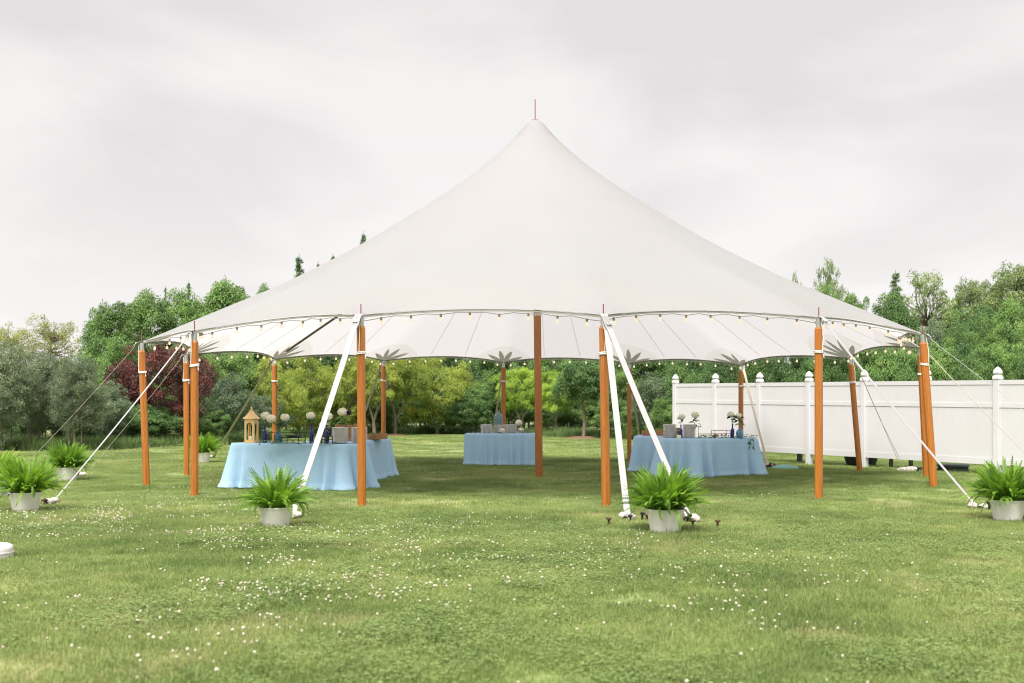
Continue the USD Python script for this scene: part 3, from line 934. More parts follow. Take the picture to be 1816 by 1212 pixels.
def stack(c, n, label, group, seed, sc=1.0):
    rg = np.random.default_rng(seed)
    for k in range(n):
        copy(plate, 'dinner_plate', label, 'plate', (c[0] + rg.normal() * 0.0015, c[1] + rg.normal() * 0.0015, ZT + 0.0158 * k), rg.uniform(0, 360), group, (sc, sc, 1))


def onto(px, d):
    return np.array([(px - CX) / FPX * d, d, ZT])


stack(onto(603, 19.15), 17, 'white dinner plate in the stack left of the orange pole on the left table', 'plates in the left stack of the left table', 1)
stack(onto(637, 19.45), 17, 'white dinner plate in the stack behind the orange pole on the left table', 'plates in the right stack of the left table', 2)
stack(onto(863, 27.45), 13, 'white dinner plate in the left stack on the back centre table', 'plates in the left stack of the centre table', 3, 1.05)
stack(onto(886, 27.52), 12, 'white dinner plate in the middle stack on the back centre table', 'plates in the middle stack of the centre table', 4, 1.0)
stack(onto(907, 27.45), 13, 'white dinner plate in the right stack on the back centre table', 'plates in the right stack of the centre table', 5, 1.05)
stack(onto(1188, 23.0), 17, 'white dinner plate in the left stack on the right table', 'plates in the left stack of the right table', 6, 1.0)
stack(onto(1222, 22.85), 17, 'white dinner plate in the right stack on the right table', 'plates in the right stack of the right table', 7, 1.03)

def lantern(c, sc, rz, label):
    th = thing('wooden_lantern', label, 'lantern', c, rz, 'wooden lanterns', (sc, sc, sc))
    w, h = 0.20, 0.44
    hw = w / 2
    mb = MB()
    v, f = prism8(0.235, 0.008, [0, 0, 0.0], [0, 0, 0.022], 0.98)
    part('base', (v, f), M_pine, th)
    face = sbox(-hw, 0, hw, h).difference(Polygon([(-0.062, 0.035), (0.062, 0.035), (0.062, 0.30)] + [(0.062 * math.cos(a), 0.30 + 0.075 * math.sin(a)) for a in np.linspace(0, PI, 14)] + [(-0.062, 0.30)]))
    m = trimesh.creation.extrude_polygon(face, 0.014, engine='earcut')
    for k in range(4):
        q = m.copy()
        q.apply_transform(trimesh.transformations.rotation_matrix(PI / 2, [1, 0, 0]))
        q.vertices[:, 1] -= hw - 0.014
        if k % 2:
            q.vertices[:, 0] *= (hw - 0.0145) / hw
        q.apply_transform(trimesh.transformations.rotation_matrix(k * PI / 2, [0, 0, 1]))
        q.apply_translation([0, 0, 0.022])
        part('arched_panel', q, M_pine, th)
    mb = MB()
    pr = [(0.178, 0.462), (0.180, 0.475), (0.140, 0.505), (0.085, 0.56), (0.052, 0.605), (0.03, 0.630), (0.0, 0.632)]
    mb.lathe([(0.0, 0.463)] + pr, 4)
    m = mb.out
    m.apply_transform(trimesh.transformations.rotation_matrix(PI / 4, [0, 0, 1]))
    roof = part('roof', m, M_pine, th)
    mb = MB()
    mb.lathe([(0.0, 0.628), (0.022, 0.63), (0.025, 0.645), (0.012, 0.655), (0.02, 0.672), (0.014, 0.692), (0.0, 0.71)], 12)
    part('finial', mb.out, M_pine, roof, smooth=True)
    mb = MB()
    mb.lathe([(0.0, 0.023), (0.055, 0.023), (0.056, 0.125), (0.050, 0.13), (0.0, 0.122)], 18)
    cn = part('candle', mb.out, M_candle, th, smooth=40)
    mb = MB()
    mb.tube([[0, 0, 0.12], [0.002, 0, 0.142]], 0.003, 5)
    part('wick', mb.out, M_iron, cn)


lantern(onto(446, 19.72), 0.88, -14, 'pale wooden lantern with arched sides and candle at the left end of the left table')
lantern(onto(574, 19.75), 0.66, 10, 'smaller pale wooden lantern behind the wide white strap on the left table')

BOTTLE = [(0.0, 0.0), (0.036, 0.0), (0.040, 0.008), (0.040, 0.155), (0.036, 0.185), (0.020, 0.215), (0.0145, 0.235), (0.0140, 0.295), (0.017, 0.298), (0.017, 0.312), (0.0115, 0.312), (0.0115, 0.240), (0.033, 0.18), (0.036, 0.155), (0.036, 0.012), (0.0, 0.010)]
JUG = [(0.0, 0.0), (0.082, 0.0), (0.092, 0.012), (0.094, 0.15), (0.086, 0.185), (0.055, 0.212), (0.030, 0.222), (0.028, 0.255), (0.034, 0.260), (0.034, 0.27), (0.024, 0.27), (0.024, 0.222), (0.05, 0.205), (0.08, 0.18), (0.088, 0.15), (0.087, 0.015), (0.0, 0.010)]
DEMI = [(0.0, 0.0), (0.115, 0.0), (0.130, 0.02), (0.132, 0.18), (0.125, 0.25), (0.095, 0.315), (0.050, 0.355), (0.028, 0.37), (0.026, 0.405), (0.033, 0.41), (0.033, 0.425), (0.022, 0.425), (0.022, 0.37), (0.09, 0.308), (0.119, 0.25), (0.126, 0.18), (0.124, 0.025), (0.0, 0.012)]


def vessel(name, prof, m, c, label, sc=1.0, group=None):
    mb = MB()
    mb.lathe(np.array(prof) * sc, 22, c)
    solo(name, mb.out, m, label, 'bottle' if name != 'glass_jug' else 'jug', group, smooth=50)


def bloom_mesh(rg, c, r, n=420):
    d = unit(rg, n)
    lump = 1 + 0.18 * (meshkit.noise(d * 2.6 + 3, 2) - 0.5)
    base = c + d * (r * lump * rg.uniform(0.82, 1.0, n))[:, None] * np.array([1, 1, 0.82])
    t = np.cross(d, unit(rg, n))
    v, f = leaves(base - t / np.linalg.norm(t, axis=1, keepdims=True) * 0.013, t + d * 0.35, d, rg.uniform(0.024, 0.034, n), rg.uniform(0.020, 0.028, n), 0.1)
    m = trimesh.creation.icosphere(2, r * 0.84)
    m.vertices *= [1, 1, 0.82]
    m.apply_translation(c)
    return MB().add(v, f).mesh(m).out


def flower(top, base, r, label, seed, nleaf=5, dark=False, extra=None, group='white hydrangeas on the tables'):
    rg = np.random.default_rng(seed)
    th = thing('hydrangea', label, 'flower', tuple(base), 0, group)
    t = np.asarray(top, float) - base
    mid = t * 0.55 + [rg.uniform(-.02, .02), 0, 0]
    mb = MB()
    mb.tube([[0, 0, 0.0], mid, t], [0.0045, 0.004, 0.0035], 6)
    part('stem', mb.out, L_stem, th)
    part('bloom', bloom_mesh(rg, t, r), M_petal, th)
    if extra is not None:
        for e in extra:
            e = np.asarray(e, float) - base
            part('bloom', bloom_mesh(rg, e, r * 0.95), M_petal, th)
            mb = MB()
            mb.tube([mid * 0.7, mid * 0.5 + e * 0.5, e], 0.004, 6)
            part('stem', mb.out, L_stem, th)
    for k in range(nleaf):
        a = rg.uniform(0, 2 * PI)
        p = t * rg.uniform(0.45, 0.86)
        dr = np.array([math.cos(a), math.sin(a) * 0.8, rg.uniform(-.25, .45)])
        Ls = rg.uniform(0.10, 0.16)
        v, f = leaves(np.array([p, p + dr * Ls * 0.25]), np.array([dr, dr + [0, 0, -.35]]), np.array([[0, -.4, 1.0]] * 2), [Ls * .8, Ls * .75], [Ls * 0.55, Ls * 0.45], 0.12)
        part('leaf', (v, f), L_darkleaf if dark else L_maple, th)


TLp = lambda px, d=19.35: onto(px, d)
vessel('blue_bottle', BOTTLE, M_cobalt, TLp(469.5, 19.6), 'cobalt blue glass bottle beside the left lantern', 1.02)
vessel('blue_bottle', BOTTLE, M_cobalt, TLp(552.5, 19.45), 'cobalt blue glass bottle left of the wide white strap', 0.98)
vessel('blue_bottle', BOTTLE, M_cobalt, TLp(579.5, 19.25), 'cobalt blue glass bottle in front of the smaller lantern', 1.0)
vessel('glass_jug', JUG, M_teal, TLp(493.5, 19.55), 'teal glass jug with flowers right of the first blue bottle', 0.82)
flower(at(471, 738, 19.6), TLp(469.5, 19.6) + [0, 0, .26], 0.075, 'white hydrangea standing in the blue bottle beside the left lantern', 31, 6)
flower(at(481, 743, 19.5), TLp(492, 19.55) + [0, 0, .18], 0.078, 'white hydrangea leaning left out of the teal jug', 32, 4)
flower(at(505.5, 741, 19.55), TLp(494, 19.57) + [0, 0, .18], 0.068, 'white hydrangea leaning right out of the teal jug', 33, 7, True)
flower(at(551, 738, 19.45), TLp(552.5, 19.45) + [0, 0, .25], 0.066, 'yellowish white hydrangea in the bottle left of the wide white strap', 34, 5, True)
flower(at(582, 739, 19.25), TLp(579.5, 19.25) + [0, 0, .25], 0.066, 'white hydrangea half hidden behind the wide white strap', 35, 5)
flower(at(607, 731, 19.5), TLp(612, 19.45) + [0, 0, .05], 0.074, 'tall white hydrangea with leaves above the left plate stack', 36, 8)
mb = MB()
mb.lathe([(0, 0), (0.035, 0), (0.036, 0.17), (0.014, 0.22), (0.014, 0.29), (0, 0.29)], 16, TLp(613.0, 19.5))
solo('blue_bottle', mb.out, M_cobalt, 'blue bottle hidden between the left plate stacks and the crate', 'bottle', smooth=50)


def sprig(base, pts_end, n, size, m, label, seed, name='eucalyptus_sprig', cat='greenery', round_=0.8):
    rg = np.random.default_rng(seed)
    th = thing(name, label, cat, tuple(base))
    for e in pts_end:
        e = np.asarray(e, float) - base
        s = np.linspace(0, 1, 8)[:, None]
        path = e * s + np.array([0, 0, 0.05]) * np.sin(s * PI)
        mb = MB()
        mb.tube(path, 0.003, 5)
        part('stem', mb.out, L_stem, th)
        sv = rg.uniform(0.15, 1, n)
        b_ = e * sv[:, None] + np.array([0, 0, 0.05]) * np.sin(sv * PI)[:, None]
        d = unit(rg, n) + e / np.linalg.norm(e) * 0.4
        v, f = leaves(b_, d, unit(rg, n) + [0, -0.6, 0.3], rg.uniform(.7, 1.2, n) * size, rg.uniform(.6, .9, n) * size * round_, 0.08)
        part('foliage', (v, f), m, th)


b0 = TLp(495, 19.6) + [0, 0, 0.19]
sprig(b0, [at(500, 712, 19.7), at(507, 722, 19.6), at(523, 731, 19.7), at(527, 740, 19.6), at(518, 750, 19.5), at(488, 752, 19.5)], 11, 0.062, L_euca, 'grey green eucalyptus sprigs fanning out of the teal jug', 41)


def garland(p0, p1, n, label, seed, m=None, size=0.05, spread=0.05, h=0.05):
    rg = np.random.default_rng(seed)
    th = thing('leaf_garland', label, 'garland', tuple(p0))
    e = np.asarray(p1, float) - p0
    s = np.linspace(0, 1, 14)
    path = e * s[:, None] + np.column_stack([np.zeros(14), 0.03 * np.sin(s * 11 + seed), 0.012 + 0.008 * np.sin(s * 17)])
    mb = MB()
    mb.tube(path, 0.004, 5)
    part('vine', mb.out, L_stem, th)
    sv = rg.uniform(0, 1, n)
    b_ = e * sv[:, None] + np.column_stack([rg.normal(size=n) * .01, rg.normal(size=n) * spread * .6, rg.uniform(0.006, h, n)])
    d = unit(rg, n) * [1, 1, 0.5] + [0, 0, .15]
    v, f = leaves(b_, d, unit(rg, n) * .5 + [0, 0, 1], rg.uniform(.6, 1.2, n) * size, rg.uniform(.45, .8, n) * size, 0.1)
    part('foliage', (v, f), m or L_euca, th)


garland(TLp(454, 19.2), TLp(592, 18.98), 190, 'garland of grey green leaves lying along the left table', 51)
garland(onto(828, 27.35), onto(851, 27.4), 70, 'leafy garland on the left end of the centre table', 52, L_darkleaf, 0.06, 0.06, 0.13)
garland(onto(918, 27.3), onto(945, 27.32), 60, 'leafy garland on the right end of the centre table', 53, L_euca, 0.06, 0.06, 0.09)
garland(onto(1238, 22.6), onto(1340, 22.95), 150, 'garland of dark leaves lying along the right table', 54, L_darkleaf, 0.05, 0.06, 0.07)
# greenery hanging over the right table's edge
rg = np.random.default_rng(77)
p = onto(1330, 22.72)
hb = p + np.column_stack([rg.uniform(-.06, .06, 40), np.full(40, -0.09) - rg.uniform(0, .04, 40), -rg.uniform(0.0, .20, 40)])
v, f = leaves(hb, unit(rg, 40) * .6 + [0, 0, -1], unit(rg, 40) + [0, -1, 0], rg.uniform(.03, .05, 40), rg.uniform(.018, .03, 40))
mb = MB().add(v, f)
for k in range(4):
    x = rg.uniform(-.05, .05)
    mb.tube([p + [x, -.02, .01], p + [x, -.10, -.02], p + [x * 1.3, -.12, -.2]], 0.002, 4)
solo('hanging_greenery', mb.out, L_darkleaf, 'small dark vine hanging over the front of the right table cloth', 'greenery')


def riser(c, w, dp, h, rz, m, label, r=0.007, tray=True):
    th = thing('wire_riser', label, 'stand', c, rz)
    for sx in (-1, 1):
        for sy in (-1, 1):
            mb = MB()
            mb.tube([[sx * w / 2, sy * dp / 2, 0.0], [sx * w / 2, sy * dp / 2, h]], r, 6)
            part('leg', mb.out, m, th)
    mb = MB()
    for z in (h, h * 0.55):
        q = [[-w / 2, -dp / 2, z], [w / 2, -dp / 2, z], [w / 2, dp / 2, z], [-w / 2, dp / 2, z]]
        for a, b_ in zip(q, q[1:] + q[:1]):
            mb.tube([a, b_], r * 0.9, 6)
    part('frame', mb.out, m, th)
    if tray:
        mb = MB()
        mb.lathe([(0.0, h + .006), (w * 0.30, h + .008), (w * 0.42, h + .03), (w * .43, h + .036), (w * .40, h + .034), (w * .29, h + .018), (0, h + .016)], 20)
        part('tray', mb.out, m, th, smooth=40)


riser(TLp(520, 19.35), 0.34, 0.22, 0.10, -20, M_iron, 'black iron stand with shallow bowl in the middle of the left table')
riser(TLp(576, 18.95), 0.20, 0.16, 0.13, -20, M_iron, 'black iron stand at the foot of the wide white strap', tray=False)
mb = MB()
mb.tube([at(476, 767, 19.9), at(562, 767.5, 19.6)], 0.006, 6)
mb.tube([at(477, 767, 19.9), at(477, 767, 19.9) * [1, 1, 0] + [0, 0, ZT]], 0.006, 6)
mb.tube([at(561, 767.5, 19.6), at(561, 767.5, 19.6) * [1, 1, 0] + [0, 0, ZT]], 0.006, 6)
solo('iron_rail', mb.out, M_iron, 'long thin black iron rail along the back of the left table', 'rail')
riser(onto(1278, 22.85), 0.32, 0.2, 0.155, 12, M_copper, 'copper wire stand in the middle of the right table', 0.006, tray=False)
riser(onto(1262, 22.75), 0.5, 0.14, 0.085, 12, M_copper, 'long low copper wire stand on the right table', 0.005, tray=False)
mb = MB()
pc = onto(1239, 22.8)
mb.tube([pc, pc + [0, 0, .23], pc + [0.0, 0, .25]], 0.005, 6)
mb.tube([pc + [-.06, 0, .232], pc + [.06, 0, .232]], 0.006, 6)
an = np.linspace(0, PI * 0.8, 8)
mb.tube(np.array([pc + [-0.02 + 0.06 * math.sin(a), 0, .30 - .05 * (1 - math.cos(a))] for a in an]), 0.005, 6)
mb.lathe([(0, 0), (0.05, 0), (0.05, .008), (0, .01)], 14, pc)
solo('copper_hook', mb.out, M_copper, 'little copper hook stand right of the right plate stack', 'stand')


def candle(c, r, h, label):
    th = thing('pillar_candle', label, 'candle', c)
    mb = MB()
    mb.lathe([(0, 0), (r, 0), (r * 1.01, h), (r * .9, h + .004), (0, h - .006)], 16)
    part('wax', mb.out, M_candle, th, smooth=40)
    mb = MB()
    mb.tube([[0, 0, h - .01], [0.002, 0, h + .014]], 0.002, 5)
    part('wick', mb.out, M_iron, th)


candle(onto(1270, 22.78), 0.05, 0.085, 'cream pillar candle under the copper stand on the right table')
candle(onto(1204, 22.7), 0.045, 0.06, 'small yellowish candle between the plate stacks on the right table')
candle(onto(922, 27.3), 0.035, 0.12, 'cream candle beside the right plate stack on the centre table')
vessel('blue_bottle', BOTTLE, M_cobalt, onto(1207.5, 22.85), 'dark blue glass bottle between the plate stacks on the right table', 0.85)
vessel('blue_bottle', BOTTLE, M_cobalt, onto(1299, 22.85), 'violet blue glass bottle left of the pale blue jug', 0.92)
vessel('glass_jug', JUG, M_skyglass, onto(1312, 22.85), 'pale blue glass jug at the right end of the right table', 0.78)
vessel('demijohn', DEMI, M_smoke, onto(884, 27.8) + [0, 0, 0.165], 'large blue grey glass demijohn on a board behind the plates of the centre table', 0.88)
th = thing('serving_board', 'round wooden board on feet behind the plates of the centre table', 'board', onto(886, 27.78))
mb = MB()
mb.lathe([(0, .142), (0.16, .142), (0.165, .152), (0.16, .162), (0, .162)], 24)
part('board', mb.out, M_pine, th, smooth=40)
for a in (0.6, 2.2, 3.8, 5.4):
    mb = MB()
    mb.tube([[.11 * math.cos(a), .11 * math.sin(a), 0], [.11 * math.cos(a), .11 * math.sin(a), .142]], .015, 8)
    part('foot', mb.out, M_pine, th)
flower(at(1209, 740, 22.85), onto(1207.5, 22.85) + [0, 0, .2], 0.062, 'white hydrangea in the dark bottle between the plate stacks at right', 61, 6, True)
flower(at(1233, 736, 22.9), onto(1230, 23.05) + [0, 0, .0], 0.070, 'white hydrangea with dark leaves rising behind the right plate stack', 62, 9, True)
flower(at(1296, 735, 22.85), onto(1299, 22.85) + [0, 0, .22], 0.060, 'white hydrangea in the violet blue bottle on the right table', 63, 8, True)
flower(at(1310, 738, 22.85), onto(1312, 22.85) + [0, 0, .12], 0.055, 'white hydrangea in the pale blue jug on the right table', 64, 9, True)
flower(at(891, 764, 27.25), onto(891, 27.25), 0.062, 'white bloom lying before the middle plates of the centre table', 65, 2)
flower(at(920, 750, 27.5), onto(919, 27.5), 0.075, 'white hydrangea standing right of the plates on the centre table', 66, 7)
flower(at(925, 763, 27.3), onto(925, 27.3), 0.050, 'small white bloom at the right end of the centre table', 67, 4)
rg = np.random.default_rng(3)
v, f = leaves(at(618, 733, 19.5) + unit(rg, 60) * 0.02, unit(rg, 60), unit(rg, 60), 0.04, 0.03)
mb = MB().add(v, f)
mb.tube([TLp(614, 19.5) + [0, 0, .05], at(616, 745, 19.5), at(618, 733, 19.5)], 0.003, 5)
solo('violet_flower', mb.out, M_violet, 'dark violet flower beside the tall hydrangea at the left plates', 'flower')


def crate(c, sx, sy, sz, rz, label, rows=3):
    th = thing('wooden_crate', label, 'crate', c, rz)
    t = 0.012
    h = sz / rows
    for k in range(rows):
        z = h * (k + 0.5)
        for s in (-1, 1):
            part('slat', MB().box([0, s * (sy / 2), z], [sx, t, h * 0.86]).out, M_crate, th)
            part('slat', MB().box([s * (sx / 2 - t / 2), 0, z], [t, sy - t - .002, h * 0.86]).out, M_crate, th)
    for s in (-1, 1):
        for q in (-1, 1):
            part('corner_post', MB().box([s * (sx / 2 - t * 2.6), q * (sy / 2 - t * 1.6), sz / 2], [0.02, 0.02, sz]).out, M_crate, th)
    part('floor_board', MB().box([0, 0, 0.012], [sx - 2.2 * t, sy - 1.2 * t, 0.01]).out, M_crate, th)


crate(onto(668, 21.9) + [0.0, 0, 0], 0.42, 0.3, 0.11, 80, 'low wooden crate with greenery on the table behind the left one')
crate(np.array([-2.92, 20.75, ZT]), 0.55, 0.32, 0.30, 12, 'wooden crate stack behind the left plate stacks', 3)
crate(onto(1160, 24.9), 0.5, 0.3, 0.12, 5, 'brown wooden crate on the table left behind the right one')
garland(onto(657, 21.5), onto(676, 22.3), 60, 'greenery in the low crate on the table behind the left one', 58, L_darkleaf, 0.06, 0.08, 0.12)
crate(np.array([3.25, 23.35, ZT]), 0.3, 0.25, 0.2, 5, 'small wooden crate behind the plate stacks on the right table')

# ------------------------------------------------------------------ white tub at the left edge of the lawn
g = gp(-16, 991)
th = thing('white_tub', 'low rounded white plastic tub at the left edge of the picture', 'tub', (g[0], g[1], float(gz(g[0], g[1]))))
mb = MB()
mb.lathe([(0.0, 0.0), (0.185, 0.0), (0.19, 0.02), (0.188, 0.095), (0.178, 0.128), (0.15, 0.142), (0.0, 0.147)], 32)
part('shell', mb.out, M_white, th, smooth=True)
mb = MB()
mb.lathe([(0.189, 0.060), (0.193, 0.062), (0.193, 0.072), (0.1885, 0.074)], 32)
part('rim_band', mb.out, M_white, th, smooth=40)

# ------------------------------------------------------------------ ferns
def fern_kind(name, seed, nf=120, up=0.0):
    rg = np.random.default_rng(seed)
    k = kind_of(name)
    mb = MB()
    mb.lathe([(0.0, 0.0), (0.150, 0.0), (0.160, 0.012), (0.196, 0.235), (0.205, 0.238), (0.207, 0.255), (0.197, 0.258), (0.186, 0.225), (0.0, 0.222)], 40)
    pot = part('pot', mb.out, M_pot, k, smooth=35)
    mb = MB()
    mb.lathe([(0.184, 0.228), (0.1, 0.236), (0.0, 0.240)], 20)
    part('soil', mb.out, M_soil, pot)
    V, F, n0 = [], [], 0
    for i in range(nf):
        a = rg.uniform(0, 2 * PI)
        el = rg.beta(1.25, 1.15)          # 0 = hangs out, 1 = upright
        L = rg.uniform(0.36, 0.56) * (0.92 + 0.12 * el)
        r0 = rg.uniform(0.01, 0.13)
        out = np.array([math.cos(a), math.sin(a), 0])
        th0 = 0.45 + 1.05 * el            # start elevation
        bend = rg.uniform(0.25, 1.15) * (1.2 - 0.6 * el)
        if rg.uniform() < 0.09:
            el, bend = 0.10, 2.5
        m = 24
        s = np.linspace(0, 1, m)
        ang = th0 - bend * s ** 1.4
        step = L / (m - 1)
        rr = r0 + np.concatenate([[0], np.cumsum(np.cos(ang[:-1]) * step)])
        zz = 0.235 + np.concatenate([[0], np.cumsum(np.sin(ang[:-1]) * step)])
        zz = np.maximum(zz, 0.03)
        sway = rg.normal() * 0.085 * s ** 2
        side = np.array([-out[1], out[0], 0])
        P = out * rr[:, None] + side * sway[:, None] + np.array([0, 0, 1]) * zz[:, None]
        T = np.gradient(P, axis=0)
        T /= np.linalg.norm(T, axis=1, keepdims=True)
        Nn = np.cross(side, T)
        roll = rg.normal() * 0.45
        S = side * math.cos(roll) + Nn * math.sin(roll)
        Nr = Nn * math.cos(roll) - side * math.sin(roll)
        ll = 0.040 * np.sin(PI * np.clip(s * 0.92 + 0.08, 0, 1)) ** 0.55 * (1 - 0.35 * s) + 0.004
        q = np.arange(3, m)
        for sg in (-1, 1):
            d = S[q] * sg + T[q] * 0.45 + Nr[q] * rg.normal(0.05, 0.12, (len(q), 1))
            v, f = leaves(P[q] + T[q] * (0.004 * sg), d, Nr[q], ll[q] * rg.uniform(.85, 1.1, len(q)), 0.019 + 0 * ll[q], 0.1)
            V.append(v)
            F.append(f + n0)
            n0 += len(v)
        # midrib as a thin strip
        w = 0.0035
        v = np.vstack([P + S * w, P - S * w])
        f = np.array([[j, j + 1, m + j + 1] for j in range(m - 1)] + [[j, m + j + 1, m + j] for j in range(m - 1)])
        V.append(v)
        F.append(f + n0)
        n0 += len(v)
    part('fronds', (np.vstack(V), np.vstack(F)), L_fern, k)
    return k


FERN = [fern_kind('fern_dense', 101, 310), fern_kind('fern_airy', 102, 210), fern_kind('fern_wide', 103, 280)]
for px, py, k, sc, rz, lab in (
        (1180, 948, 0, 1.0, 20, 'potted bright green fern at the centre between the two wide white straps'),
        (489, 938, 1, 0.92, 200, 'loose potted fern with stray fronds before the left table'),
        (45, 907, 2, 1.0, 90, 'large potted fern at the left beside the dark anchor'),
        (119, 852, 0, 1.0, 140, 'potted fern farther back at left, behind the white strap'),
        (-6, 880, 2, 1.0, 300, 'potted fern cut by the left edge behind the large one'),
        (359, 822, 0, 1.02, 250, 'distant potted fern behind the second front pole at left'),
        (1787, 921, 2, 1.02, 10, 'potted fern at the right edge before the fence')):
    g = gp(px, py)
    copy(FERN[k], 'potted_fern', lab, 'fern', (g[0], g[1], float(gz(g[0], g[1])) + 0.004), rz, 'potted ferns round the tent', (sc, sc, sc))

# ------------------------------------------------------------------ trees and shrubs


def limb(mb, a, b, r0, r1, rg, n=6, wob=0.12, sides=6, sag=0.0):
    a, b = np.asarray(a, float), np.asarray(b, float)
    s = np.linspace(0, 1, n)[:, None]
    L = np.linalg.norm(b - a)
    off = np.sin(s * PI) * (unit(rg, 1) * wob * L) + np.sin(s * PI * 2) * (unit(rg, 1) * wob * 0.4 * L)
    p = a + (b - a) * s + off + np.array([0, 0, 1]) * sag * L * np.sin(s * PI)
    mb.tube(p, np.linspace(r0, r1, n), sides)
    return p


def blob_leaves(rg, cen, rad, n_per, size, asp, up=0.6, droop=0.0, shell=0.5, squash=0.8, dome=0.75):
    n = len(cen) * n_per
    c = np.repeat(cen, n_per, 0)
    r = np.repeat(rad, n_per)
    d = unit(rg, n)
    d[:, 2] = np.where((d[:, 2] < -0.15) & (rg.uniform(0, 1, n) < dome), -d[:, 2], d[:, 2])
    u = shell + (1 - shell) * rg.uniform(0, 1, n) ** 0.6
    lump = 1 + 0.5 * (meshkit.noise(c * 3 + d * 2.3, 3) - 0.5)
    p = c + d * (r * u * lump)[:, None] * np.array([1, 1, squash])
    nr = d * 0.7 + unit(rg, n) * 0.7 + np.array([0, 0, up])
    dr = np.cross(nr, unit(rg, n)) + d * 0.3 + np.array([0, 0, -droop])
    L = size * rg.uniform(0.65, 1.25, n)
    return leaves(p, dr, nr, L, L * asp)


def envelope(rg, n, h0, h1, R, power=0.8, top=0.9, shell=0.55, lump=0.35, seed=0):
    """cluster centres spread through an uneven crown between heights h0 and h1"""
    out = []
    while len(out) < n:
        d = unit(rg, 1)[0]
        u = shell + (1 - shell) * rg.uniform() ** 0.7
        k = 1 + lump * (meshkit.noise(d * 1.6 + 10 + seed, seed) - 0.5) * 2
        p = d * u * k
        z = (p[2] + 1) / 2
        if z < 0.0:
            continue
        wide = 1.0 if z < 0.5 else (1 - ((z - 0.5) / 0.5) ** 2 * (1 - top))
        out.append([p[0] * R * wide, p[1] * R * wide, h0 + (h1 - h0) * z ** power])
    return np.array(out)


def tree_kind(name, seed, H, R, h0, leaf, bark, ncl=200, per=120, size=0.12, asp=0.6, crad=(0.35, 0.65), up=0.6, droop=0.0, trunk=0.12, fork=None, nlimb=26, lump=0.35, shell=0.5, blob=0.5, squash=0.8, stems=1, power=0.8):
    rg = np.random.default_rng(seed)
    k = kind_of(name)
    cen = envelope(rg, ncl, h0, H - crad[0], R, power=power, lump=lump, shell=shell, seed=seed)
    rad = rg.uniform(crad[0], crad[1], ncl)
    mb = MB()
    for st in range(stems):
        bx = np.array([0, 0, -0.15]) + (np.append(rg.uniform(-.35, .35, 2), 0) if stems > 1 else 0)
        if fork:
            tp = np.array([rg.uniform(-.06, .06), rg.uniform(-.06, .06), fork])
            limb(mb, bx, tp, trunk * 1.15, trunk * 0.9, rg, 6, 0.04, 9)
            ends = []
            for q in range(3):
                a = q * 2.1 + rg.uniform(-.4, .4)
                e = tp + np.array([math.cos(a) * R * 0.38, math.sin(a) * R * 0.38, (H - fork) * rg.uniform(.32, .5)])
                limb(mb, tp - [0, 0, .04], e, trunk * 0.68, trunk * 0.36, rg, 7, 0.10, 7)
                ends.append(e)
        else:
            e = bx * [1.6, 1.6, 0] + np.append(rg.uniform(-.15, .15, 2) * R, H * rg.uniform(.72, .85))
            p = limb(mb, bx, e, trunk / math.sqrt(stems), trunk * 0.2, rg, 9, 0.05, 8)
            ends = [p[3], p[4], p[5], p[6], p[7]]
        pick = rg.choice(ncl, min(nlimb // stems + 1, ncl), replace=False)
        for j in pick:
            c = cen[j]
            e = min(ends, key=lambda q: np.linalg.norm((c - q) * [1, 1, 1.4]) + (2.5 if q[2] > c[2] + 0.2 else 0))
            limb(mb, e, c, trunk * 0.26, 0.012, rg, 6, 0.12, 5)
    part('trunk', mb.out, bark, k)
    v, f = blob_leaves(rg, cen, rad, per, size, asp, up, droop, blob, squash)
    part('crown', (v, f), leaf, k)
    k.GetPrim().SetCustomDataByKey('size', (R + 0.4, H))
    return k, R + 0.35, H


def conifer_kind(name, seed, H, R):
    rg = np.random.default_rng(seed)
    k = kind_of(name)
    mb = MB()
    mb.tube([[0, 0, -.1], [0.03, 0.02, H * .5], [0, 0, H]], [0.13, 0.08, 0.015], 7)
    B, D, Nn, Ls = [], [], [], []
    z = 0.8
    while z < H - 0.1:
        rr = R * (1 - z / H) ** 0.85 + 0.08
        nb_ = rg.integers(5, 8)
        for q in range(nb_):
            a = rg.uniform(0, 2 * PI)
            L = rr * rg.uniform(.6, 1.15)
            dr = np.array([math.cos(a), math.sin(a), rg.uniform(-.15, .3)])
            mb.tube([[0, 0, z], np.array([0, 0, z]) + dr * L], [0.02, 0.005], 4, False)
            n = int(70 * L) + 12
            s = rg.uniform(0.12, 1.05, n)
            sd = np.array([-math.sin(a), math.cos(a), 0])
            p = np.array([0, 0, z]) + dr * (L * s)[:, None] + sd * (rg.normal(size=n) * .10 * L * (1.1 - s))[:, None] + np.array([0, 0, 1]) * (rg.normal(size=n) * .05)[:, None]
            B.append(p)
            D.append(dr * 0.9 + unit(rg, n) * 0.8)
            Nn.append(unit(rg, n) * .6 + [0, 0, 1])
            Ls.append(rg.uniform(.10, .22, n))
        z += rg.uniform(.16, .30)
    part('trunk', mb.out, M_bark_dark, k)
    Ls = np.concatenate(Ls)
    v, f = leaves(np.vstack(B), np.vstack(D), np.vstack(Nn), Ls, Ls * .32)
    part('crown', (v, f), L_conifer, k)
    return k, R, H


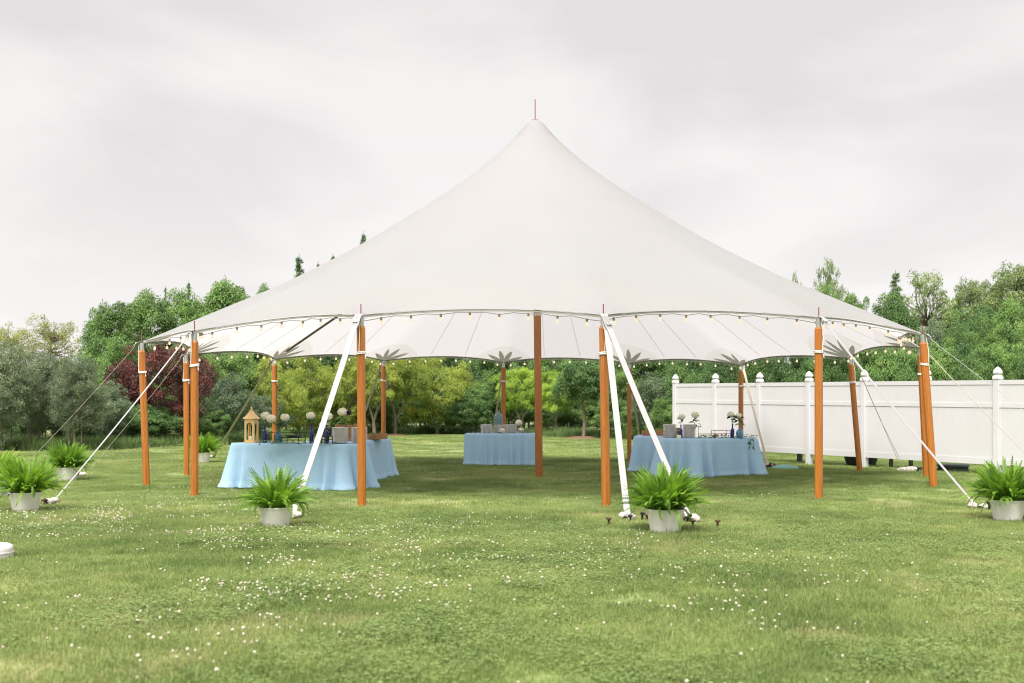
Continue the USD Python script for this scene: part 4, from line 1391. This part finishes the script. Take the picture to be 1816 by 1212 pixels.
KIND = {}
KIND['maple'] = tree_kind('maple_broad', 201, 7.2, 2.7, 0.5, L_maple, M_bark_dark, 200, 230, 0.135, 0.75, (0.36, 0.74), shell=0.66, lump=0.55, up=0.9)
KIND['maple2'] = tree_kind('maple_tall', 202, 7.6, 2.4, 0.4, L_maple, M_bark_dark, 190, 230, 0.13, 0.75, (0.34, 0.72), shell=0.64, lump=0.6, up=0.9)
KIND['shrub'] = tree_kind('hedge_shrub', 203, 4.0, 1.9, 0.15, L_hedge, M_bark_dark, 190, 170, 0.10, 0.6, (0.24, 0.50), stems=3, trunk=0.07, lump=0.4)
KIND['shrub2'] = tree_kind('hedge_shrub_loose', 204, 4.2, 1.8, 0.1, L_maple, M_bark_dark, 180, 160, 0.10, 0.55, (0.22, 0.46), stems=3, trunk=0.07, lump=0.5)
KIND['silver'] = tree_kind('silver_willow', 205, 4.0, 1.75, 0.2, L_silver, M_bark, 260, 130, 0.10, 0.30, (0.20, 0.40), up=0.2, stems=4, trunk=0.08, nlimb=60, lump=0.4, shell=0.35, blob=0.2)
KIND['grey'] = tree_kind('grey_shrub', 206, 3.6, 1.6, 0.1, L_greygreen, M_bark, 180, 120, 0.10, 0.5, (0.22, 0.42), stems=3, trunk=0.06, lump=0.45)
KIND['yellow'] = tree_kind('yellow_fruit_tree', 207, 4.8, 2.3, 1.7, L_yellow, M_bark, 150, 190, 0.14, 0.26, (0.24, 0.46), up=0.3, droop=0.9, trunk=0.13, fork=0.85, nlimb=60, lump=0.45, shell=0.5, blob=0.3)
KIND['yellowlow'] = tree_kind('yellow_fruit_bush', 217, 4.6, 2.3, 0.55, L_yellow, M_bark, 170, 180, 0.14, 0.28, (0.24, 0.50), up=0.3, droop=0.8, trunk=0.13, fork=0.7, nlimb=40, lump=0.6, shell=0.5, blob=0.3, power=1.25)
KIND['lime'] = tree_kind('lime_fruit_tree', 208, 4.0, 2.0, 1.35, L_lime, M_bark, 140, 190, 0.14, 0.26, (0.24, 0.44), up=0.3, droop=1.0, trunk=0.10, fork=0.7, nlimb=50, lump=0.5, shell=0.5, blob=0.3)
KIND['orchard'] = tree_kind('straight_tree', 209, 4.6, 1.7, 1.75, L_hedge, M_bark, 130, 130, 0.12, 0.55, (0.26, 0.46), trunk=0.105, fork=1.7, nlimb=30)
KIND['smoke'] = tree_kind('smoke_bush', 210, 3.7, 1.9, 0.5, L_smoke, M_bark_dark, 170, 150, 0.085, 0.7, (0.16, 0.36), stems=3, trunk=0.07, nlimb=60, lump=0.45, shell=0.45, blob=0.1, squash=1.1)
KIND['airy'] = tree_kind('airy_tree', 211, 8.0, 2.6, 2.0, L_oak, M_bark_dark, 120, 75, 0.15, 0.55, (0.28, 0.55), trunk=0.15, nlimb=90, lump=0.6, shell=0.35, blob=0.1)
KIND['pale'] = tree_kind('pale_spring_tree', 212, 7.0, 2.3, 1.2, L_pale, M_bark, 130, 70, 0.12, 0.5, (0.26, 0.50), trunk=0.13, nlimb=110, lump=0.55, shell=0.3, blob=0.1)
KIND['oak'] = tree_kind('oak', 213, 11.0, 4.2, 1.5, L_oak, M_bark_dark, 240, 130, 0.19, 0.6, (0.45, 0.85), trunk=0.3, nlimb=60, lump=0.55, shell=0.55)
KIND['conifer'] = conifer_kind('conifer', 214, 11.0, 1.9)


def tree(kind, px, ytop, d, hw, name, label, cat='tree', group=None, rz=None, seed=[0]):
    src, R, H = KIND[kind]
    seed[0] += 1
    rg = np.random.default_rng(900 + seed[0])
    h = EYE + (HOR - ytop) / FPX * d
    w = hw / FPX * d
    x = (px - CX) / FPX * d
    sx = w / R
    return copy(src, name, label, cat, (x, d, float(gz(x, d)) - 0.03), rg.uniform(0, 360) if rz is None else rz, group, (sx, sx, h / H))


# left
tree('silver', 0, 596, 36.5, 78, 'silver_willow', 'tall silver green willow bush at the left edge', 'bush')
tree('silver', 72, 612, 38.5, 66, 'silver_willow', 'silver green willow bush second from the left edge', 'bush')
tree('silver', 138, 620, 37.0, 66, 'silver_willow', 'rounded silver green willow bush left of the dark red bush', 'bush')
tree('grey', 190, 672, 39.5, 45, 'grey_shrub', 'low grey green shrub at the foot of the dark red bush', 'bush')
tree('shrub', 120, 700, 40, 60, 'hedge_shrub', 'dark low shrub between the silver willow bushes', 'bush')
tree('shrub', 30, 690, 41, 60, 'hedge_shrub', 'dark low shrub behind the leftmost silver willow bush', 'bush')
tree('pale', 20, 552, 58, 62, 'pale_tree', 'sparse pale yellow green tree at the far left edge', 'tree')
tree('pale', 92, 538, 60, 62, 'pale_tree', 'sparse pale spring tree with visible twigs beside the big green maples', 'tree')
tree('maple', 192, 528, 52, 66, 'maple_tree', 'leftmost rounded green maple beside the sparse pale tree', 'tree')
tree('maple2', 262, 514, 57, 58, 'maple_tree', 'green maple second from left in the dense row', 'tree')
tree('maple2', 325, 512, 58, 56, 'maple_tree', 'green maple behind the leftmost tent corner', 'tree')
tree('maple', 412, 490, 56, 78, 'maple_tree', 'broad tall green maple touching the left slope of the tent', 'tree')
tree('maple2', 470, 505, 62, 40, 'maple_tree', 'narrow green maple half behind the left slope of the tent', 'tree')
tree('shrub2', 215, 596, 47, 62, 'green_shrub', 'mid green shrub above and left of the dark red bush', 'bush')
tree('shrub2', 340, 590, 50, 70, 'green_shrub', 'mid green shrub behind the two left tent poles', 'bush')
tree('shrub2', 420, 610, 52, 60, 'green_shrub', 'mid green shrub behind the left canopy edge', 'bush')
tree('smoke', 285, 614, 42, 88, 'smoke_bush', 'large dark red smoke bush behind the left tent poles', 'bush')
tree('smoke', 352, 636, 44.5, 48, 'smoke_bush', 'smaller dark red bush right of the second front pole', 'bush')
tree('smoke', 218, 650, 41.5, 42, 'smoke_bush', 'red bush reaching left of the leftmost pole', 'bush')
tree('shrub', 262, 716, 41, 60, 'hedge_shrub', 'dark green shrub under the dark red bush', 'bush')
tree('grey', 405, 655, 43.5, 46, 'grey_shrub', 'grey green shrub right of the dark red bush', 'bush')
tree('grey', 452, 690, 47, 48, 'grey_shrub', 'grey green shrub behind the left lantern', 'bush')
tree('shrub', 360, 700, 44, 40, 'hedge_shrub', 'dark shrub behind the distant potted fern', 'bush')
tree('conifer', 334, 497, 76, 22, 'conifer', 'small dark conifer tip above the maple row', 'conifer')
tree('conifer', 293, 505, 73, 14, 'conifer', 'slender conifer tip left of the small dark one', 'conifer')
tree('conifer', 531, 450, 70, 44, 'conifer', 'green conifer top above the left slope of the tent', 'conifer')
tree('conifer', 590, 448, 78, 30, 'conifer', 'thin conifer top halfway up the left slope of the tent', 'conifer')
tree('conifer', 565, 462, 76, 24, 'conifer', 'thin conifer top beside the green one on the left slope', 'conifer')
tree('conifer', 645, 408, 80, 34, 'conifer', 'tallest conifer tip above the left slope of the tent', 'conifer')
# behind the tent
tree('yellowlow', 492, 628, 52, 62, 'fruit_tree', 'yellow green fruit tree behind the left lantern', 'tree')
tree('yellowlow', 548, 622, 55, 66, 'fruit_tree', 'yellow green fruit tree behind the blue bottles', 'tree')
tree('yellowlow', 612, 628, 57, 66, 'fruit_tree', 'yellow green fruit tree behind the left plate stacks', 'tree')
tree('yellow', 664, 622, 56.5, 66, 'fruit_tree', 'fruit tree with grey forked trunk left of the back pole', 'tree', rz=30)
tree('yellow', 700, 618, 58, 70, 'fruit_tree', 'fruit tree with grey forked trunk right of the back pole', 'tree', rz=100)
tree('yellowlow', 775, 618, 60, 72, 'fruit_tree', 'spreading yellow green fruit tree in the middle between the back poles', 'tree')
tree('yellowlow', 832, 650, 62, 50, 'fruit_tree', 'yellow green fruit tree left of the centre back pole', 'tree')
tree('lime', 925, 650, 58, 62, 'lime_tree', 'bright lime green fruit tree right behind the centre table', 'tree')
tree('lime', 985, 655, 57, 52, 'lime_tree', 'bright lime green fruit tree right of the centre pole', 'tree')
tree('orchard', 1034, 636, 52.5, 58, 'straight_tree', 'green tree with straight pale grey trunk and mulch at its foot', 'tree')
for i, px in enumerate(range(430, 1215, 46)):
    rg = np.random.default_rng(i)
    tree('shrub' if i % 3 else 'shrub2', px + rg.uniform(-10, 10), 582 + rg.uniform(-14, 24), 64 + rg.uniform(-2, 4), 56, 'hedge_shrub', 'tall dark green shrub in the dense hedge row behind the tent', 'bush', 'tall hedge row behind the tent')
for i, px in enumerate(range(440, 1210, 44)):
    rg = np.random.default_rng(50 + i)
    tree('shrub' if i % 2 else 'shrub2', px + rg.uniform(-12, 12), 678 + rg.uniform(-24, 16), 61 + rg.uniform(-1.5, 2), 48, 'low_shrub', 'low dark green shrub at the foot of the hedge behind the tent', 'bush', 'low shrubs at the foot of the hedge')
tree('shrub2', 1098, 652, 52, 44, 'green_shrub', 'green shrub behind the back pole left of the white fence', 'bush')
tree('grey', 1162, 655, 49, 50, 'grey_shrub', 'pale grey green shrub beside the end of the white fence', 'bush')
tree('shrub2', 1185, 700, 47, 40, 'green_shrub', 'low green shrub at the end post of the white fence', 'bush')
tree('shrub2', 1130, 716, 50, 40, 'green_shrub', 'low green shrub behind the left end of the right table', 'bush')
tree('maple2', 1140, 610, 60, 60, 'maple_tree', 'green maple beyond the end of the white fence', 'tree')
for i, px in enumerate(range(-20, 420, 44)):
    rg = np.random.default_rng(150 + i)
    tree('shrub' if i % 2 else 'grey', px + rg.uniform(-12, 12), 722 + rg.uniform(-18, 10), 43 + rg.uniform(-1, 2), 40, 'low_shrub', 'low dark green shrub at the foot of the willow and red bushes at left', 'bush', 'low shrubs at the foot of the bushes at left')
for i, px in enumerate(range(-60, 1900, 84)):
    rg = np.random.default_rng(250 + i)
    tree('shrub' if i % 3 else 'shrub2', px + rg.uniform(-20, 20), 640 + rg.uniform(-16, 16), 88 + rg.uniform(-3, 3), 76, 'distant_shrub', 'far dark green shrub showing through gaps in the tree line', 'bush', 'distant shrubs closing the gaps in the tree line')
# behind the fence
for i, (px, yt, d, hw, kd) in enumerate(((1225, 612, 48, 52, 'shrub'), (1290, 606, 46, 52, 'shrub'), (1350, 604, 45, 50, 'shrub2'), (1412, 600, 44, 52, 'shrub'), (1475, 596, 43, 54, 'shrub2'),
                                         (1535, 590, 43, 52, 'shrub'), (1590, 596, 42, 52, 'shrub'), (1650, 604, 42, 54, 'shrub2'), (1712, 608, 42, 54, 'shrub'), (1772, 600, 42, 54, 'shrub2'), (1832, 604, 41, 54, 'shrub'))):
    tree(kd, px, yt, d, hw, 'fence_shrub', 'dense green shrub in the hedge just behind the white fence', 'bush', 'hedge behind the white fence')
for i, (px, yt, d, hw, kd, lab) in enumerate(((1648, 556, 52, 50, 'grey', 'dull green rounded shrub above the right tent corner'), (1700, 572, 50, 46, 'shrub2', 'light green shrub right of the right tent corner'),
                                              (1752, 556, 51, 50, 'shrub2', 'light green shrub above the pointed fence post at right'), (1812, 566, 50, 46, 'shrub2', 'light green shrub at the right picture edge'))):
    tree(kd, px, yt, d, hw, 'green_shrub', lab, 'bush')
tree('airy', 1470, 448, 62, 36, 'airy_tree', 'thin pointed tree rising above the right slope of the tent', 'tree')
tree('airy', 1410, 474, 68, 16, 'airy_tree', 'tiny thin treetop just above the right slope of the tent', 'tree')
tree('maple2', 1462, 500, 58, 34, 'maple_tree', 'bright green maple low on the right slope of the tent', 'tree')
tree('maple', 1515, 512, 58, 40, 'maple_tree', 'green maple between the thin pointed tree and the dark one', 'tree')
tree('conifer', 1588, 478, 58, 46, 'conifer', 'dark green conifer left of the airy tree at right', 'conifer')
tree('maple2', 1580, 520, 56, 44, 'maple_tree', 'dark green maple under the conifer at right', 'tree')
tree('airy', 1640, 470, 66, 72, 'airy_tree', 'airy see-through tree with open branches above the right corner of the tent', 'tree')
tree('oak', 1722, 490, 78, 58, 'oak_tree', 'rounded oak in the distance right of the airy tree', 'tree')
tree('oak', 1805, 462, 74, 84, 'oak_tree', 'large oak at the right picture edge', 'tree')
tree('maple', 1800, 520, 60, 48, 'maple_tree', 'dark green maple in front of the large oak', 'tree')
tree('shrub', 1680, 545, 66, 60, 'hedge_shrub', 'dark green mass of shrub below the distant oak', 'bush')
tree('shrub', 1745, 540, 66, 60, 'hedge_shrub', 'dark green shrub below the large oak', 'bush')

# mulch at the trunks
for px, py, lab in ((697, 773, 'reddish bark mulch ring at the forked trunk'), (1034, 777, 'reddish bark mulch ring at the straight grey trunk')):
    g = gp(px, py)
    a = np.linspace(0, 2 * PI, 24, endpoint=False)
    rg = np.random.default_rng(int(px))
    r = 0.85 * (1 + 0.25 * rg.normal(size=24) * .6)
    v = np.vstack([[[0, 0, 0.10]], np.column_stack([np.cos(a) * r * .5, np.sin(a) * r * .5, np.full(24, .07)]), np.column_stack([np.cos(a) * r, np.sin(a) * r, np.full(24, -.02)])]) + g
    f = [[0, 1 + j, 1 + (j + 1) % 24] for j in range(24)] + [[1 + j, 25 + j, 25 + (j + 1) % 24] for j in range(24)] + [[1 + j, 25 + (j + 1) % 24, 1 + (j + 1) % 24] for j in range(24)]
    solo('mulch_bed', (v, f), M_mulch, lab, kind='structure', smooth=True)

# ------------------------------------------------------------------ grass, clover


def tuft(seed, n, size, h, w, lean=0.5, straw=0.0):
    rg = np.random.default_rng(seed)
    base = np.column_stack([rg.uniform(-size / 2, size / 2, (n, 2)), np.full(n, -0.004)])
    a = rg.uniform(0, 2 * PI, n)
    hh = h * rg.uniform(0.55, 1.25, n)
    d = np.column_stack([np.cos(a), np.sin(a), np.zeros(n)])
    ln = np.abs(rg.normal(0, lean, n))
    s = np.column_stack([-np.sin(a + rg.normal(0, .6, n)), np.cos(a), np.zeros(n)])
    ww = w * rg.uniform(.7, 1.3, n)[:, None]
    m = base + d * (hh * ln * 0.35)[:, None] + np.array([0, 0, 1]) * (hh * 0.6)[:, None]
    t = base + d * (hh * ln)[:, None] + np.array([0, 0, 1]) * (hh * np.clip(1 - 0.3 * ln, .3, 1))[:, None]
    v = np.stack([base - s * ww / 2, base + s * ww / 2, m - s * ww * .4, m + s * ww * .4, t], 1).reshape(-1, 3)
    k = np.arange(n)[:, None] * 5
    f = np.vstack([k + [0, 1, 3], k + [0, 3, 2], k + [2, 3, 4]])
    return v, f


def clover_patch(seed, n, size):
    rg = np.random.default_rng(seed)
    V, F, n0 = [], [], 0
    c = np.column_stack([rg.uniform(-size / 2, size / 2, (n, 2)), rg.uniform(0.02, 0.05, n)])
    for q in range(3):
        a = rg.uniform(0, 2 * PI, n) * 0 + q * 2.1 + rg.uniform(-.3, .3, n)
        d = np.column_stack([np.cos(a), np.sin(a), rg.uniform(-.1, .35, n)])
        v, f = leaves(c, d, np.tile([0, 0, 1.0], (n, 1)) + unit(rg, n) * .35, rg.uniform(.009, .014, n), rg.uniform(.008, .013, n), .1)
        V.append(v)
        F.append(f + n0)
        n0 += len(v)
    return np.vstack(V), np.vstack(F)


def instancer(name, protos, pos, rz, sc, idx, label, kind='stuff'):
    pth = uniq('/World', name)
    pi_ = UsdGeom.PointInstancer.Define(stage, pth)
    tg = []
    for nm, mesh, m in protos:
        usdkit.mesh(stage, f'{pth}/{nm}', mesh, m)
        tg.append(Sdf.Path(f'{pth}/{nm}'))
    pi_.CreatePrototypesRel().SetTargets(tg)
    pi_.CreatePositionsAttr(Vt.Vec3fArray.FromNumpy(np.asarray(pos, np.float32)))
    pi_.CreateProtoIndicesAttr(Vt.IntArray.FromNumpy(np.asarray(idx, np.int32)))
    q = np.zeros((len(pos), 4), np.float16)
    q[:, 2] = np.sin(np.asarray(rz) / 2)
    q[:, 3] = np.cos(np.asarray(rz) / 2)
    pi_.CreateOrientationsAttr(Vt.QuathArray.FromNumpy(q))
    pi_.CreateScalesAttr(Vt.Vec3fArray.FromNumpy(np.asarray(sc, np.float32)))
    tag(pi_, label, kind=kind)
    return pi_


def scatter(rg, n, d0, d1, power=1.0, margin=1.12):
    """ground points inside the widened view"""
    u = rg.uniform(0, 1, n)
    d = np.sqrt(d0 ** 2 + (d1 ** 2 - d0 ** 2) * u) if power == 1 else d0 * (d1 / d0) ** u
    x = rg.uniform(-1, 1, n) * (0.447 * margin * d + 1.0)
    return np.column_stack([x, d, gz(x, d)])


rg = np.random.default_rng(5)
pos = np.vstack([scatter(rg, 9000, 4.2, 15), scatter(rg, 13000, 15, 34), scatter(rg, 7000, 34, 58)])
n = len(pos)
patch = meshkit.fbm(np.column_stack([pos[:, 0] * .45, pos[:, 1] * .45, np.zeros(n)]), 3, 12)
far = pos[:, 1] > 24
idx = np.where(far, rg.integers(3, 5, n), rg.integers(0, 3, n))
dryn = meshkit.fbm(np.column_stack([pos[:, 0] * .9, pos[:, 1] * .9, np.full(n, 4.0)]), 3, 19)
idx = np.where((dryn > 0.60) & (rg.uniform(0, 1, n) < 0.5), 5, np.where(rg.uniform(0, 1, n) < 0.05, 6, idx))
hs = (0.75 + 0.8 * np.clip(patch - 0.25, 0, 1)) * rg.uniform(.8, 1.2, n)
wsc = rg.uniform(.9, 1.2, n)
instancer('grass', [('blades', tuft(1, 170, 0.36, 0.045, 0.0042), L_grass), ('blades_dense', tuft(2, 190, 0.36, 0.040, 0.0045, 0.7), L_grass), ('blades_tall', tuft(3, 150, 0.34, 0.058, 0.004, 0.6), L_grass),
                    ('blades_far', tuft(4, 130, 0.50, 0.045, 0.008, 0.7), L_grass), ('blades_far_low', tuft(6, 130, 0.55, 0.038, 0.009, 0.8), L_grass),
                    ('blades_dry', tuft(7, 120, 0.36, 0.036, 0.004, 1.0), L_dry), ('blades_long', tuft(10, 40, 0.22, 0.085, 0.005, 0.7), L_grass)],
          pos, rg.uniform(0, 2 * PI, n), np.column_stack([wsc, wsc, hs]), idx, 'short mown grass blades covering the lawn')
# clover leaves in patches
cp = np.vstack([scatter(rg, 12000, 4.2, 18), scatter(rg, 6000, 18, 34)])
pn = meshkit.fbm(np.column_stack([cp[:, 0] * .8, cp[:, 1] * .8, np.zeros(len(cp))]), 3, 33)
cp = cp[rg.uniform(0, 1, len(cp)) < np.clip((pn - 0.42) * 2.2, 0, 0.40)]
n = len(cp)
w = rg.uniform(.8, 1.3, n)
instancer('clover_leaves', [('leaf_patch', clover_patch(1, 70, 0.30), L_clover), ('leaf_patch_low', clover_patch(2, 60, 0.30), L_clover)], cp, rg.uniform(0, 2 * PI, n), np.column_stack([w, w, w]), rg.integers(0, 2, n), 'dark green clover leaves in patches in the lawn')
# clover flowers
head = trimesh.creation.icosphere(1, 1.0)
hv = head.vertices * (1 + 0.25 * np.random.default_rng(2).normal(size=(len(head.vertices), 1)) * .5)
fm = MB().add(hv * [0.0095, 0.0095, 0.008] + [0, 0, 0.044], head.faces)
fm.tube([[0, 0, 0], [0.003, 0, 0.040]], 0.0012, 3, False)
fp = np.vstack([scatter(rg, 19000, 4.6, 16), scatter(rg, 30000, 16, 42)])
pn = meshkit.fbm(np.column_stack([fp[:, 0] * .55, fp[:, 1] * .55, np.zeros(len(fp))]), 4, 71)
left = np.clip(0.62 - fp[:, 0] / (0.72 * fp[:, 1]), 0.03, 1) ** 1.3
near = np.clip((11.5 - fp[:, 1]) / 4.0, 0, 1)
small = meshkit.fbm(np.column_stack([fp[:, 0] * 2.1, fp[:, 1] * 2.1, np.full(len(fp), 7.0)]), 2, 5)
keep = rg.uniform(0, 1, len(fp)) < np.clip((small - 0.40) * 4, 0.08, 1) * (1 + 1.2 * near) * np.clip((pn - 0.445 + 0.03 * near) * 6.0, 0.02, 1) * (0.02 + 0.85 * left ** 1.4)
fp = fp[keep]
n = len(fp)
w = rg.uniform(.5, 1.2, n)
instancer('clover_flowers', [('flower_head', fm.out, L_head)], fp, rg.uniform(0, 2 * PI, n), np.column_stack([w, w, rg.uniform(.75, 1.2, n)]), np.zeros(n, int), 'small white clover flowers dotted over the lawn')
# tall unmown grass along the tree line
tp = []
for px in np.linspace(-150, 1215, 1500):
    dl = np.interp(px, [-150, 180, 400, 560, 700, 850, 1215], [37, 38.5, 44, 56, 62, 61, 49])
    for q in range(2):
        d = dl + rg.uniform(-1.3, 3.0)
        x = (px + rg.uniform(-3, 3) - CX) / FPX * d
        tp.append([x, d, float(gz(x, d))])
tp = np.array(tp)
n = len(tp)
w = rg.uniform(.8, 1.3, n)
instancer('tall_grass', [('tall_blades', tuft(8, 60, 0.5, 0.40, 0.012, 0.45), L_tall), ('tall_blades_bent', tuft(9, 50, 0.6, 0.33, 0.014, 0.8), L_tall)], tp, rg.uniform(0, 2 * PI, n),
          np.column_stack([w, w, rg.uniform(.5, 1.3, n)]), rg.integers(0, 2, n), 'tall unmown grass along the foot of the trees')
